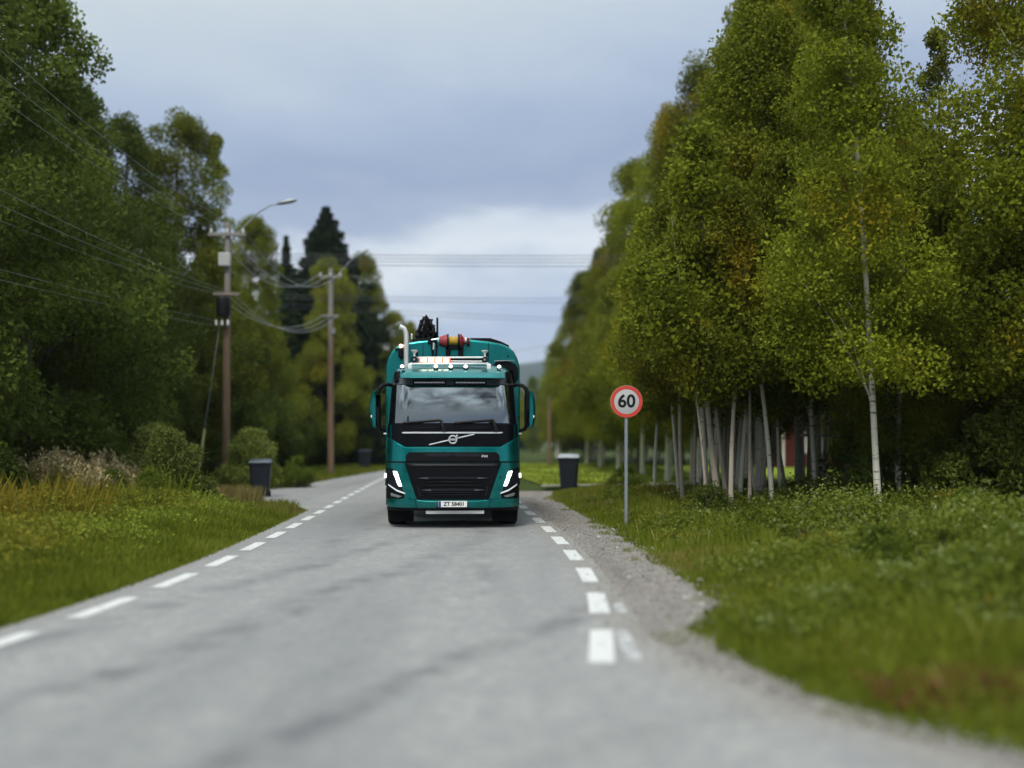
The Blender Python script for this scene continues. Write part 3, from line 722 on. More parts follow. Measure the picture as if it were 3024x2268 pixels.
    al = MB(); al.box((-1.07, 2.36, 3.42), (0.10, 0.06, 0.16)); al.box((-1.11, 2.36, 3.50), (0.16, 0.05, 0.05)); al.tube([(-1.06, 2.36, 3.3), (-1.06, 2.4, 3.56)], 0.03, 8)
    alo = al.build('side_lamp', bk, T, 0.012)
    MB().lathe([(0, -0.04), (0.034, -0.03), (0.04, 0.0), (0.03, 0.05), (0, 0.05)], (-1.065, 2.30, 3.565), 'y', 14).build('bulb', M['amber'], alo)
    # tank body
    def arch(y, k=1.0):
        hwid, top, spr = 1.385*k, 3.74, 2.95
        pts = [(-hwid, y, 0.98), (hwid, y, 0.98), (hwid, y, spr)]
        pr = [(1.38, 3.18), (1.335, 3.34), (1.26, 3.48), (1.16, 3.575), (0.98, 3.645), (0.72, 3.69), (0.36, 3.725), (0, 3.738)]
        r = [(a*k, y, 2.0+(b-2.0)*k) for a, b in pr]
        return pts + r + [(-a, y_, z) for a, y_, z in reversed(r[:-1])] + [(-hwid, y, spr)]
    tk = MB(); tk.loft([arch(2.50, 0.985), arch(2.53, 1.0), arch(5.6, 1.0), arch(8.95, 1.0), arch(9.0, 0.98)]); tko = tk.build('tank', tl, T, 0.02)
    for x, z0, z1 in ((0.735, 1.0, 3.66), (-0.62, 1.0, 3.66)):
        MB().box((x, 2.492, (z0+z1)/2), (0.012, 0.012, z1-z0)).build('tank_seam', M['grille'], tko)
    MB().lathe([(0, -0.012), (0.018, -0.01), (0.018, 0.01), (0, 0.01)], (1.14, 2.49, 3.38), 'y', 12).build('tank_bolt', M['grille'], tko)
    for y in (3.4, 4.9, 6.4, 7.9):
        MB().loft([[(p[0]*1.004, y+d, 2.0+(p[2]-2.0)*1.008) for p in arch(y)] for d in (-0.03, 0.03)], True).build('tank_band', M['steel_grey'], tko)
    wk = MB()
    for y0, y1 in ((2.7, 8.6),):
        top = [(0.36, 3.775), (0.78, 3.775), (1.02, 3.70), (1.17, 3.625), (1.17, 3.58), (1.0, 3.65), (0.74, 3.70), (0.36, 3.73)]
        wk.prism(top, y0, y1, 'xz')
    wk.build('roof_walkway', bk, T, 0.008)
    wk = MB(); wk.prism([(-0.42, 3.79), (-0.85, 3.745), (-0.87, 3.66), (-0.42, 3.71)], 2.75, 4.4, 'xz'); wk.build('crane_base', bk, T, 0.01)
    MB().box((-0.86, 2.74, 3.80), (0.04, 0.05, 0.12)).build('crane_latch', M['alu'], T, 0.01)
    # folded crane with its black grab
    cr = MB(); rr = random.Random(3)
    cr.prism([(-0.82, 3.70), (-0.31, 3.72), (-0.30, 3.86), (-0.40, 4.0), (-0.44, 4.14), (-0.52, 4.25), (-0.575, 4.33), (-0.60, 4.27), (-0.66, 4.24), (-0.70, 4.12), (-0.74, 4.06), (-0.72, 3.98), (-0.765, 3.90)], 3.2, 3.38, 'xz')
    cro = cr.build('crane', bk, T, 0.02)
    for x0, w, z0, z1, tl_ in ((-0.70, 0.10, 3.76, 4.20, 4), (-0.60, 0.11, 3.80, 4.27, -5), (-0.50, 0.10, 3.78, 4.22, 7), (-0.41, 0.09, 3.76, 4.10, -10), (-0.75, 0.09, 3.72, 3.98, -12)):
        j = MB(); secs = []
        for i in range(7):
            u = i/6; z = z0+(z1-z0)*u; b = 0.10*math.sin(u*math.pi); hw_ = w*(0.42+0.22*math.sin(u*5+x0*9))
            xm = x0 + math.tan(R(tl_))*(z-(z0+z1)/2)
            secs.append([(xm-hw_, 3.14-b, z), (xm+hw_, 3.14-b, z), (xm+hw_, 3.24, z), (xm-hw_, 3.24, z)])
        j.loft(secs); j.build('grab_tine', bk, cro, 0.015)
    MB().box((-0.335, 3.2, 4.02), (0.045, 0.06, 0.46)).build('crane_ram', bk, cro, 0.01)
    MB().box((-0.50, 3.02, 3.92), (0.30, 0.08, 0.07), Matrix.Rotation(R(14), 3, 'Y')).build('grab_beam', bk, cro, 0.015)
    MB().box((-0.60, 3.03, 4.10), (0.22, 0.06, 0.06), Matrix.Rotation(R(-24), 3, 'Y')).build('grab_beam', bk, cro, 0.015)
    MB().tube([(-0.56, 3.0, 3.85), (-0.54, 2.99, 4.03)], 0.016, 8).build('ram_rod', M['steel_grey'], cro)
    MB().tube([(-0.66, 3.0, 3.95), (-0.60, 2.99, 4.16)], 0.013, 8).build('ram_rod', M['steel_grey'], cro)
    for k in range(7):
        a = rr.uniform(-0.72, -0.38); pts = [(a+0.06*math.sin(i*1.1+k)+0.015*i*math.copysign(1, -0.55-a), 3.0-0.02*k, 3.76+i*0.072+rr.uniform(-.02, .02)) for i in range(7)]
        MB().tube(pts, 0.017, 6).build('hose', M['rubber'], cro)
    # hose reel at the front of the tank top
    rl = MB().lathe([(0.0, -0.10), (0.085, -0.10), (0.098, -0.06), (0.086, 0.0), (0.098, 0.06), (0.085, 0.10), (0, 0.10)], (0.005, 2.42, 3.68), 'x', 26).build('hose_reel', M['yellow'], T)
    for x in (-0.105, 0.115):
        MB().lathe([(0.03, -0.015), (0.165, -0.015), (0.165, 0.015), (0.03, 0.015)], (x, 2.42, 3.665), 'x', 28).build('flange', bk, rl)
    for x0, x1, r0, r1 in ((-0.29, -0.12, 0.075, 0.135), (0.13, 0.24, 0.135, 0.08)):
        MB().lathe([(0, x0), (r0, x0), (r0+0.02, x0+0.03), (r1, x1-0.02), (r1, x1), (0, x1)], (0, 2.42, 3.68), 'x', 22).build('motor_drum', M['red'], rl)
    MB().lathe([(0, 0.24), (0.05, 0.24), (0.06, 0.28), (0, 0.28)], (0, 2.42, 3.70), 'x', 16).build('hub', M['white'], rl)
    MB().lathe([(0, 0.28), (0.085, 0.28), (0.085, 0.345), (0, 0.345)], (0, 2.42, 3.665), 'x', 18).build('hub_cap', M['falu'], rl)
    fr = MB(); fr.box((-0.10, 2.42, 3.46), (0.10, 0.08, 0.36)); fr.box((0.16, 2.42, 3.46), (0.11, 0.08, 0.36)); fr.box((0.03, 2.42, 3.56), (0.34, 0.09, 0.10)); fr.box((0.03, 2.42, 3.34), (0.42, 0.09, 0.06))
    fr.box((0.03, 2.46, 2.9), (0.7, 0.06, 0.9))
    fr.build('reel_frame', bk, rl, 0.008)
    ar = MB(); ar.bar((-0.41, 2.42, 3.25), (-0.43, 2.42, 3.62), 0.05, 0.05); ar.box((-0.42, 2.42, 3.66), (0.20, 0.07, 0.08)); ar.bar((-0.36, 2.42, 3.25), (-0.33, 2.42, 3.6), 0.035, 0.035)
    aro = ar.build('reel_arm', bk, T, 0.008)
    MB().tube([(-0.40, 2.36, 3.50), (-0.395, 2.36, 3.64)], 0.018, 8).build('arm_ram', M['alu'], aro)
    MB().tube([(-0.44, 2.38, 3.70), (-0.28, 2.38, 3.73)], 0.014, 8).build('arm_pipe', M['alu'], aro)
    # mirrors
    for s in (-1, 1):
        a = MB()
        a.tube([(s*1.14, 0.62, 2.665), (s*1.22, 0.55, 2.69), (s*1.32, 0.48, 2.665), (s*1.385, 0.46, 2.60), (s*1.41, 0.46, 2.48), (s*1.42, 0.46, 2.2), (s*1.41, 0.46, 1.95), (s*1.36, 0.5, 1.84), (s*1.22, 0.58, 1.80)], [0.035, 0.036, 0.036, 0.04, 0.048, 0.052, 0.05, 0.035, 0.03], 10)
        mo = a.build('mirror', bk, T)
        sh = MB(); secs = []
        for z, x0, x1, d in ((1.86, 1.44, 1.47, 0.10), (1.90, 1.44, 1.515, 0.16), (2.05, 1.44, 1.555, 0.20), (2.25, 1.44, 1.555, 0.20), (2.42, 1.44, 1.54, 0.18), (2.52, 1.44, 1.515, 0.14), (2.57, 1.44, 1.47, 0.08)):
            secs.append([(s*x0, 0.40, z), (s*(x0+0.6*(x1-x0)), 0.37, z), (s*x1, 0.41, z), (s*x1, 0.40+d, z), (s*x0, 0.42+d, z)])
        sh.loft(secs); sho = sh.build('mirror_shell', tl, mo, 0.006)
        MB().box((s*1.435, 0.575, 2.20), (0.16, 0.02, 0.56)).build('mirror_back', bk, mo, 0.01)
        MB().box((s*1.435, 0.592, 2.20), (0.14, 0.008, 0.52)).build('mirror_glass', M['chrome'], mo)
        MB().box((s*1.515, 0.383, 2.08), (0.035, 0.02, 0.05)).build('indicator', M['led_dim'], sho, 0.006)
    # wipers
    for xa, xb, pv in ((-0.92, -0.24, -0.17), (0.02, 0.72, 0.80)):
        w = MB(); f = lambda x, z, o: (x, FY(x, z)-o, z)
        n = 8
        w.tube([f(xa+(xb-xa)*i/n, 1.955+0.055*i/n, 0.026) for i in range(n+1)], 0.025, 6)
        w.tube([f(xb-0.02, 2.01, 0.03), f(xb+0.02, 2.00, 0.035), f(pv, 1.83, 0.035)], [0.026, 0.028, 0.032], 6)
        w.lathe([(0, -0.04), (0.03, -0.04), (0.034, 0.03), (0, 0.03)], (pv, FY(pv, 1.82)-0.02, 1.82), 'y', 14)
        w.build('wiper', M['ink'], T)
        c_ = MB(); xm = (xa+xb)/2+0.1
        panel('wiper_recess', [(xm-0.28, 1.885), (xm+0.16, 1.905), (xm+0.2, 1.85), (xm-0.3, 1.83)], M['grille'], T, 0.020, 0.01, 0.004)
    # chassis, wheels
    ch = MB()
    for s in (-1, 1): ch.box((s*0.42, 5.0, 0.78), (0.09, 8.2, 0.28))
    ch.box((0, 2.3, 0.78), (0.8, 0.1, 0.2)); ch.box((0, 6, 0.78), (0.8, 0.1, 0.2)); ch.box((0, 8.9, 0.62), (2.4, 0.12, 0.16))
    ch.box((0, 1.35, 0.52), (1.7, 0.14, 0.14)); ch.box((0, 6.2, 0.52), (1.7, 0.16, 0.16)); ch.box((0, 7.57, 0.52), (1.7, 0.16, 0.16)); ch.box((0, 1.3, 0.62), (0.9, 1.0, 0.3))
    ch.build('chassis', bk, T, 0.01)
    def wheel(x, y, w=0.34, r=0.525):
        h = w/2
        ty = MB().lathe([(0.30, -h*0.8), (0.42, -h), (r-0.05, -h*0.98), (r-0.012, -h*0.86), (r, -h*0.6), (r, h*0.6), (r-0.012, h*0.86), (r-0.05, h*0.98), (0.42, h), (0.30, h*0.8), (0.30, -h*0.8)], (x, y, r), 'x', 36)
        t_ = ty.build('wheel', M['rubber'], T)
        MB().lathe([(0, -h*0.3), (0.12, -h*0.4), (0.14, -h*0.75), (0.27, -h*0.6), (0.305, -h*0.82), (0.305, h*0.82), (0.27, h*0.6), (0.14, h*0.75), (0.12, h*0.4), (0, h*0.3)], (x, y, r), 'x', 28).build('rim', M['alu'], t_)
    for s in (-1, 1):
        wheel(s*1.075, 1.30, 0.36)
        for y in (6.2, 7.57): wheel(s*1.06, y, 0.38)
        fg = MB(); n = 18
        sec = [[(s*x, 6.885+r*1.9*math.cos(a), 0.55+r*0.85*math.sin(a)) for r, x in ((0.70, 0.72), (0.70, 1.30), (0.73, 1.30), (0.73, 0.72))] for a in np.linspace(R(0), R(180), n)]
        fg.loft(sec); fg.build('rear_mudguard', bk, T)
        MB().box((s*1.2, 3.7, 0.66), (0.12, 1.9, 0.5)).build('side_skirt', bk, T, 0.03)
        MB().box((s*1.06, 8.97, 0.95), (0.3, 0.05, 0.12)).build('tail_lamp', M['red'], T, 0.01)
build_truck(truck)

# ------------------------------------------------------------------ foliage builders
def rhombs(P, L, W, rng, up=0.0):
    """leaf-sized diamonds at points P"""
    n = len(P)
    a = rng.normal(size=(n, 3)); a[:, 2] -= up; a /= np.linalg.norm(a, axis=1, keepdims=True)
    b = rng.normal(size=(n, 3)); b -= (b*a).sum(1, keepdims=True)*a; b /= np.linalg.norm(b, axis=1, keepdims=True)
    k = rng.uniform(0.7, 1.3, (n, 1)); A = a*L*k; B = b*W*k
    V = np.empty((n, 4, 3)); V[:, 0] = P - A; V[:, 1] = P + B; V[:, 2] = P + A; V[:, 3] = P - B
    return V.reshape(-1, 3)
def crown(seed, H, r, base, n, L=0.085, top_pow=0.75, nclump=95, belly=0.22, clump=(0.45, 0.95), outer=0.35):
    rng = np.random.default_rng(seed)
    t = rng.uniform(0, 1, nclump)**0.92
    t[:3] = (0.93, 0.97, 0.99)
    R_ = r*np.minimum(1, 0.45+t/belly*0.55)*np.maximum(1-t, 0.0)**top_pow
    lob = 1 + 0.22*np.sin(rng.uniform(0, 6.3)+t*9)
    az = rng.uniform(0, 2*np.pi, nclump); rad = R_*lob*np.sqrt(rng.uniform(outer, 1.05, nclump))
    C = np.stack([rad*np.cos(az), rad*np.sin(az), H*(base+(1-base)*t)], 1)
    cr = rng.uniform(clump[0], clump[1], nclump)*(0.62+0.38*(1-t))*H/13
    w = cr**2; idx = rng.choice(nclump, n, p=w/w.sum())
    g = rng.normal(size=(n, 3)); g /= np.maximum(np.linalg.norm(g, axis=1, keepdims=True), 1e-6)
    g *= (rng.uniform(0.15, 1, (n, 1))**0.5)
    P = C[idx] + g*cr[idx][:, None]*np.array([1, 1, 0.85])
    P[:, 2] -= 0.10*np.linalg.norm(P[:, :2], axis=1)*rng.uniform(0, 1, n)
    return P, C, rng
def trunk_mesh(name, H, r0, mat, C=None, bend=0.25, seed=0, base=0.3, limbs=14, lean=(0, 0)):
    rr = random.Random(seed); mb = MB(); N = 9; pts = []; rs = []
    ph = rr.uniform(0, 6.3)
    for i in range(N):
        u = i/(N-1)
        pts.append(Vector((lean[0]*u*H + bend*math.sin(u*2.6+ph)*u, lean[1]*u*H + bend*math.cos(u*2.1+ph)*u, -0.15+u*H*0.97)))
        rs.append(r0*(1.25 if i == 0 else 1)*(1-u)**0.8 + 0.012)
    mb.tube(pts, rs, 8)
    if C is not None:
        ids = sorted(range(len(C)), key=lambda k: rr.random())[:limbs]
        for k in ids:
            c = Vector(C[k]); z0 = max(base*H*0.8, c.z-1.6-rr.random()); u = min(0.97, z0/(H*0.97)); i = min(N-2, int(u*(N-1))); fr = u*(N-1)-i
            p0 = pts[i].lerp(pts[i+1], fr); rb = max(0.012, r0*(1-u)**0.8*0.42)
            mid = p0.lerp(c, 0.55) + Vector((0, 0, 0.25))
            mb.tube([p0, mid, c], [rb, rb*0.6, 0.008], 5)
    me = bpy.data.meshes.new(name); me.from_pydata([tuple(v) for v in mb.v], [], mb.f); finish(me, 60); me.materials.append(mat)
    return me
PROTO = {}
def make_tree(kind, variant, H, r, base, n, leaf, bark, L=0.085, r0=0.11, lean=(0, 0), clumps=95, **kw):
    P, C, rng = crown(hash_(kind)*10+variant, H, r, base, n, L=L, nclump=clumps, **kw)
    if lean != (0, 0):
        P[:, 0] += lean[0]*P[:, 2]; C[:, 0] += lean[0]*C[:, 2]
    me = np_mesh('crown', rhombs(P, L, L*0.62, rng, 0.5), 4, leaf)
    tm = trunk_mesh('trunk', H, r0, bark, C, seed=variant+hash_(kind), base=base, lean=lean)
    PROTO.setdefault(kind, []).append((tm, me, H))
def hash_(s): return sum(ord(c)*(i+3) for i, c in enumerate(s)) % 997
def make_spruce(kind, variant, H, r, n):
    rng = np.random.default_rng(500+variant); P = []; A = []
    tiers = int(H*2.6)
    for i in range(tiers):
        t = (i+0.5)/tiers; z = H*(0.06+0.92*t); R_ = min(r*(1-t)**0.85, 3.9)*rng.uniform(0.8, 1.12)+0.06
        nb = max(5, int(11*(1-t)+4)); a0 = rng.uniform(0, 6.28)
        for k in range(nb):
            az = a0+2*np.pi*k/nb+rng.normal()*0.2; rl = R_*rng.uniform(0.75, 1.1); m = int(n/tiers/nb*(0.35+1.3*(1-t)))+3
            u = rng.uniform(0.05, 1, m)**0.7; wd = 0.26*rl*(1-u*0.7)
            x = u*rl; yv = rng.normal(size=m)*wd*0.5; zz = z - 0.32*rl*u + 0.16*rl*u**3 - np.abs(rng.normal(size=m))*0.22
            P.append(np.stack([x*np.cos(az)-yv*np.sin(az), x*np.sin(az)+yv*np.cos(az), zz], 1))
    P = np.concatenate(P)
    me = np_mesh('crown', rhombs(P, 0.15, 0.055, rng, 0.25), 4, M['needle'])
    PROTO.setdefault(kind, []).append((trunk_mesh('trunk', H, 0.17, M['dark_bark'], None, 0.05, seed=variant), me, H))
for i, (H, r, b) in enumerate(((14, 3.1, 0.20), (13, 2.8, 0.23), (15, 3.3, 0.19))):
    make_tree('birch', i, H, r, b, 80000, M['birch_leaf'], M['birch_bark'], L=0.046, top_pow=0.85, clumps=150, clump=(0.5, 1.05))
make_tree('gold_birch', 0, 13, 3.0, 0.20, 80000, M['gold_leaf'], M['birch_bark'], L=0.046, top_pow=0.8, clumps=150, clump=(0.5, 1.05))
make_tree('young_gold_birch', 0, 7.5, 1.9, 0.30, 38000, M['gold_leaf'], M['pink_bark'], L=0.042, r0=0.065, clumps=90, clump=(0.55, 1.1))
for i, ln in enumerate((-0.072, 0.03)):
    make_tree('tall_birch', i, 12.5, 1.9, 0.25, 60000, M['birch_leaf'], M['birch_bark'], L=0.043, r0=0.058, lean=(ln, 0), clumps=120, outer=0.02, clump=(0.5, 0.95))
make_tree('thin_birch', 0, 15, 1.2, 0.30, 14000, M['olive_leaf'], M['dark_bark'], L=0.05, r0=0.08, clumps=80, clump=(0.25, 0.5))
for i, (H, r, b) in enumerate(((12, 3.3, 0.05), (11, 3.0, 0.05), (13, 3.5, 0.06))):
    make_tree('broadleaf', i, H, r, b, 85000, M['dark_leaf'], M['dark_bark'], L=0.052, r0=0.16, top_pow=0.5, clumps=170, clump=(0.55, 1.1))
for i, (H, r, b) in enumerate(((13.5, 2.7, 0.10), (14, 2.4, 0.08))):
    make_tree('olive_tree', i, H, r, b, 75000, M['olive_leaf'], M['dark_bark'], L=0.05, r0=0.13, top_pow=0.45, clumps=150, clump=(0.5, 1.0))
for i in range(2):
    make_tree('understorey', i, 5.5, 2.0, 0.03, 22000, M['dark_leaf'], M['dark_bark'], L=0.055, r0=0.05, clumps=80, top_pow=0.45, clump=(0.9, 1.7))
make_spruce('spruce', 0, 17, 8.0, 120000); make_spruce('spruce', 1, 16, 2.0, 26000)
def put_tree(kind, variant, x, y, H, name, label, cat='tree', group=None, rz=None, z=None, rs=random.Random(11)):
    tm, cm, H0 = PROTO[kind][variant % len(PROTO[kind])]
    s_ = H/H0
    z = float(gheight(x, y)) if z is None else z
    e = empty(name, (x, y, z), rs.uniform(0, 6.28) if rz is None else rz, (s_*rs.uniform(0.94, 1.1), s_*rs.uniform(0.94, 1.1), s_))
    tag(e, label, cat, group)
    link('trunk', tm, e); link('crown', cm, e)
    return e
TREES = [
 # right-hand wood, from the near edge of the picture to the far end of the row
 ('birch', 0, 9.8, 20.2, 13.4, 'birch_tree', 'broad green birch filling the top right corner of the photo', 'birch wood on the right'),
 ('thin_birch', 0, 8.7, 22.6, 10.0, 'birch_tree', 'sparse birch with bare top twigs against the sky gap at upper right', 'birch wood on the right'),
 ('thin_birch', 0, 8.0, 25.5, 10.9, 'birch_tree', 'thin-crowned birch left of the sky gap at upper right', 'birch wood on the right'),
 ('gold_birch', 0, 7.35, 28, 14.2, 'birch_tree', 'tallest yellow-green birch reaching the top edge above the speed sign side', 'birch wood on the right'),
 ('birch', 1, 7.2, 33.5, 14.6, 'birch_tree', 'tall green birch just left of the tallest yellow-green one', 'birch wood on the right'),
 ('birch', 2, 6.75, 39.5, 15.2, 'birch_tree', 'dense green birch third from the top edge down the right tree line', 'birch wood on the right'),
 ('birch', 0, 6.5, 45.5, 15.4, 'birch_tree', 'green birch midway down the slope of the right tree line', 'birch wood on the right'),
 ('olive_tree', 0, 6.2, 53, 14.9, 'birch_tree', 'olive green tree in the right row beside the power wire end', 'birch wood on the right'),
 ('birch', 2, 5.9, 61, 14.4, 'birch_tree', 'birch where the upper wires meet the right tree line', 'birch wood on the right'),
 ('birch', 1, 5.6, 69, 13.4, 'birch_tree', 'birch just below the upper wires on the right tree line', 'birch wood on the right'),
 ('olive_tree', 1, 5.3, 79, 13.6, 'birch_tree', 'olive birch where the lower wires meet the right tree line', 'birch wood on the right'),
 ('birch', 0, 4.8, 91, 12.8, 'birch_tree', 'distant birch right of the truck above its mirror', 'birch wood on the right'),
 ('birch', 2, 4.4, 108, 11.6, 'birch_tree', 'farthest birch of the right row beside the blue hill', 'birch wood on the right'),
 ('young_gold_birch', 0, 5.1, 26.5, 7.3, 'birch_tree', 'young yellowing birch standing low in front of the right row behind the speed sign', 'birch wood on the right'),
 ('young_gold_birch', 0, 5.9, 31.5, 6.4, 'birch_tree', 'smaller young birch directly behind the speed sign', 'birch wood on the right'),
 ('tall_birch', 0, 6.56, 19.6, 11.5, 'birch_tree', 'pale leaning white birch trunk nearest the road at right', 'birch wood on the right'),
 ('tall_birch', 0, 6.6, 23.8, 10.8, 'birch_tree', 'slim leaning birch trunk crossed by a pinkish bar', 'birch wood on the right'),
 ('tall_birch', 1, 7.9, 28.0, 12.0, 'birch_tree', 'upright grey-white birch trunk beside the slim leaning one', 'birch wood on the right'),
 ('tall_birch', 1, 8.05, 26.6, 12.0, 'birch_tree', 'crooked birch trunk between the grey-white and the pale leaning trunks', 'birch wood on the right'),
 ('birch', 1, 5.55, 24.5, 11.8, 'birch_tree', 'stout pale birch trunk at the right end of the thin stems', 'birch wood on the right'),
 # left side
 ('broadleaf', 0, -13.2, 24.0, 14.6, 'broadleaf_tree', 'tall dark leafy tree on the left picture edge', 'leafy trees on the left'),
 ('broadleaf', 1, -13.0, 29.5, 13.8, 'broadleaf_tree', 'big leafy tree whose crown slopes down from the top left corner', 'leafy trees on the left'),
 ('broadleaf', 2, -13.8, 34.5, 12.6, 'broadleaf_tree', 'dark leafy tree third from the left edge', 'leafy trees on the left'),
 ('broadleaf', 0, -14.2, 40, 13.2, 'broadleaf_tree', 'round-topped leafy tree left of the yellowish one', 'leafy trees on the left'),
 ('broadleaf', 1, -15.6, 36.5, 13.2, 'broadleaf_tree', 'leafy tree on the skyline between the two left crowns under the sloping wires', 'leafy trees on the left'),
 ('olive_tree', 0, -13.4, 44, 14.5, 'tall_tree', 'tall yellowish tree left of the bare-topped one', 'leafy trees on the left'),
 ('thin_birch', 0, -12.9, 48, 15.0, 'birch_tree', 'thin bare-topped birch left of the first street lamp', 'leafy trees on the left'),
 ('olive_tree', 1, -12.9, 55, 12.6, 'tall_tree', 'olive green tree directly behind the first utility pole lamp', 'leafy trees on the left'),
 ('spruce', 1, -15.6, 76, 16.2, 'spruce_tree', 'slim small spruce top left of the big dark spruce', 'leafy trees on the left'),
 ('spruce', 0, -12.0, 71, 17.3, 'spruce_tree', 'big dark spruce rising above the left row', 'leafy trees on the left'),
 ('olive_tree', 0, -10.9, 66, 12.4, 'tall_tree', 'olive tree in front of the big dark spruce', 'leafy trees on the left'),
 ('olive_tree', 1, -10.4, 76, 14.4, 'tall_tree', 'olive tree at the right shoulder of the big dark spruce', 'leafy trees on the left'),
 ('olive_tree', 0, -10.3, 84, 12.6, 'tall_tree', 'leafy tree left of the truck exhaust, second from the right end of its row', 'leafy trees on the left'),
 ('olive_tree', 1, -10.4, 96, 12.8, 'tall_tree', 'last leafy tree of the left row beside the truck exhaust', 'leafy trees on the left'),
 ('gold_birch', 0, -11.2, 121, 14.6, 'tall_tree', 'far yellow-green tree seen between the exhaust and the crane grab', 'leafy trees on the left'),
]
for kd, vr, x, y, H, nm, lb, gr in TREES:
    fixed = 0.0 if kd == 'tall_birch' else None
    put_tree(kd, vr, x, y, H, nm, lb, 'tree', gr, fixed)
# trees standing deeper, which nothing tells apart
rt = random.Random(21)
for k in range(46):
    y = 17 + (k*2.05) + rt.uniform(-1.2, 1.2)
    x = float(np.interp(y, [17, 40, 100], [10.5, 8.4, 6.4])) + rt.uniform(0.6, 3.0) + (k % 3)*2.7
    if 36.2 < y < 39.2: y += 3.4
    if 38 < y < 62: x = max(x, 0.31*y + rt.uniform(0, 4))
    put_tree('birch' if k % 4 else 'olive_tree', k, x, y, rt.uniform(8.3, 9.8) if y < 34 else rt.uniform(12, 14.5), 'birch_tree', 'green birch deeper inside the wood behind the front row on the right', 'tree', 'birches deep in the right wood')
for k in range(40):
    y = 24 + k*2.6 + rt.uniform(-1, 1)
    x = float(np.interp(y, [24, 60, 110], [-15.5, -14.2, -12.6])) - rt.uniform(0.3, 2.2) - (k % 3)*2.8
    kd = ('broadleaf', 'olive_tree', 'broadleaf')[k % 3]
    put_tree(kd, k, x, y, float(np.interp(y, [24, 34, 50, 110], [12.5, 10.5, 11, 12])) + rt.uniform(-1, 0.8), 'broadleaf_tree', 'dark leafy tree deeper inside the wood behind the front row on the left', 'tree', 'trees deep in the left wood')
for k in range(22):
    y = 25 + k*3.0 + rt.uniform(-1, 1)
    if y < 37 and y > 29: y += 8
    x = float(np.interp(y, [25, 50, 90], [-13.4, -12.2, -10.0])) - rt.uniform(0, 1.6)
    put_tree('understorey', k, x, y, rt.uniform(4.2, 6.8), 'understorey_tree', 'low bushy tree filling the foot of the left wood', 'tree', 'low trees at the foot of the left wood')
for k in range(20):
    y = 19 + k*1.2 + rt.uniform(-0.6, 0.6) if k < 12 else 42 + (k-12)*7.0
    x = (11.6 + rt.uniform(0, 3.5)) if k < 12 else 0.31*y + rt.uniform(0, 5)
    put_tree('understorey', k+1, x, y, rt.uniform(2.6, 5.0), 'understorey_tree', 'low bushy tree in the shade at the foot of the right wood', 'tree', 'low trees at the foot of the right wood')
for k in range(30):
    x = -24 + k*1.35 + rt.uniform(-0.6, 0.6); y = 150 + (k*37 % 60)
    put_tree(('broadleaf', 'olive_tree', 'birch', 'spruce')[k % 4], k, x, y, rt.uniform(8.5, 11.5), 'distant_tree', 'distant tree in the wood that closes the road behind the truck', 'tree', 'distant trees behind the truck')
for k, (x, y, H) in enumerate(((7.9, 22.5, 7.6), (6.6, 30.5, 10.2), (6.3, 36.3, 10.8), (6.0, 42.5, 11.2), (5.8, 49, 11.0), (5.5, 57, 10.6), (5.2, 65, 9.8), (5.0, 74, 9.8), (4.6, 85, 9.2), (4.3, 99, 8.6), (9.3, 25.2, 8.2), (8.4, 31.0, 11.5))):
    put_tree('birch', k, x, y, H, 'birch_tree', 'half-height birch filling a gap low in the front of the right row', 'tree', 'half-height birches in the right row')
for k, (x, y, H) in enumerate(((-9.5, -6, 12), (-10.5, -14, 13), (-11, -23, 13), (8.5, -9, 12), (9.5, -18, 13), (10, -28, 14))):
    put_tree(('broadleaf', 'birch')[k % 2], k, x, y, H, 'roadside_tree', 'dark tree mirrored at the side of the truck windscreen', 'tree', 'trees mirrored in the windscreen')
# young stems by the sign
def stems():
    rr = random.Random(9)
    m = [trunk_mesh('trunk', 6.5, 0.043, M['pink_bark'] if k != 1 else M['birch_bark'], None, 0.35, seed=k) for k in range(3)]
    P, C, rng = crown(77, 6.5, 1.25, 0.40, 15000, nclump=70, outer=0.02, clump=(0.7, 1.3))
    cm = np_mesh('crown', rhombs(P, 0.040, 0.027, rng, 0.5), 4, M['birch_leaf'])
    for k, (x, y) in enumerate(((4.05, 22.8), (4.3, 24.2), (4.45, 22.3), (4.65, 23.6), (4.75, 25.2), (4.95, 22.9), (5.2, 23.4), (5.15, 25.4), (3.9, 25.0), (5.35, 26.2), (4.1, 26.8), (5.0, 24.4), (5.75, 25.6), (5.6, 27.6), (4.8, 28.2), (6.3, 26.9), (6.9, 29.5), (6.1, 30.2), (7.4, 31.5), (3.7, 28.6), (5.2, 31.8), (6.7, 33.4), (8.0, 30.4), (4.4, 23.2), (4.55, 24.7), (4.9, 23.7), (5.05, 25.9), (5.45, 24.3), (5.35, 22.6), (4.25, 25.7), (4.7, 26.6), (5.9, 24.0), (6.3, 25.1))):
        e = empty('birch_sapling', (x, y, float(gheight(x, y))), rr.uniform(0, 6.28), rr.uniform(0.85, 1.3))
        e.rotation_euler.x = R(rr.uniform(-5, 5)); e.rotation_euler.y = R(rr.uniform(-6, 6)); _q = rr.uniform(0.6, 1.15); e.scale = (e.scale[0]*_q, e.scale[1]*_q, e.scale[2])
        tag(e, 'slim brownish young birch in the cluster of thin stems right of the speed sign', 'sapling', 'young birch stems by the sign')
        link('trunk', m[k % 3], e); link('crown', cm, e)
stems()

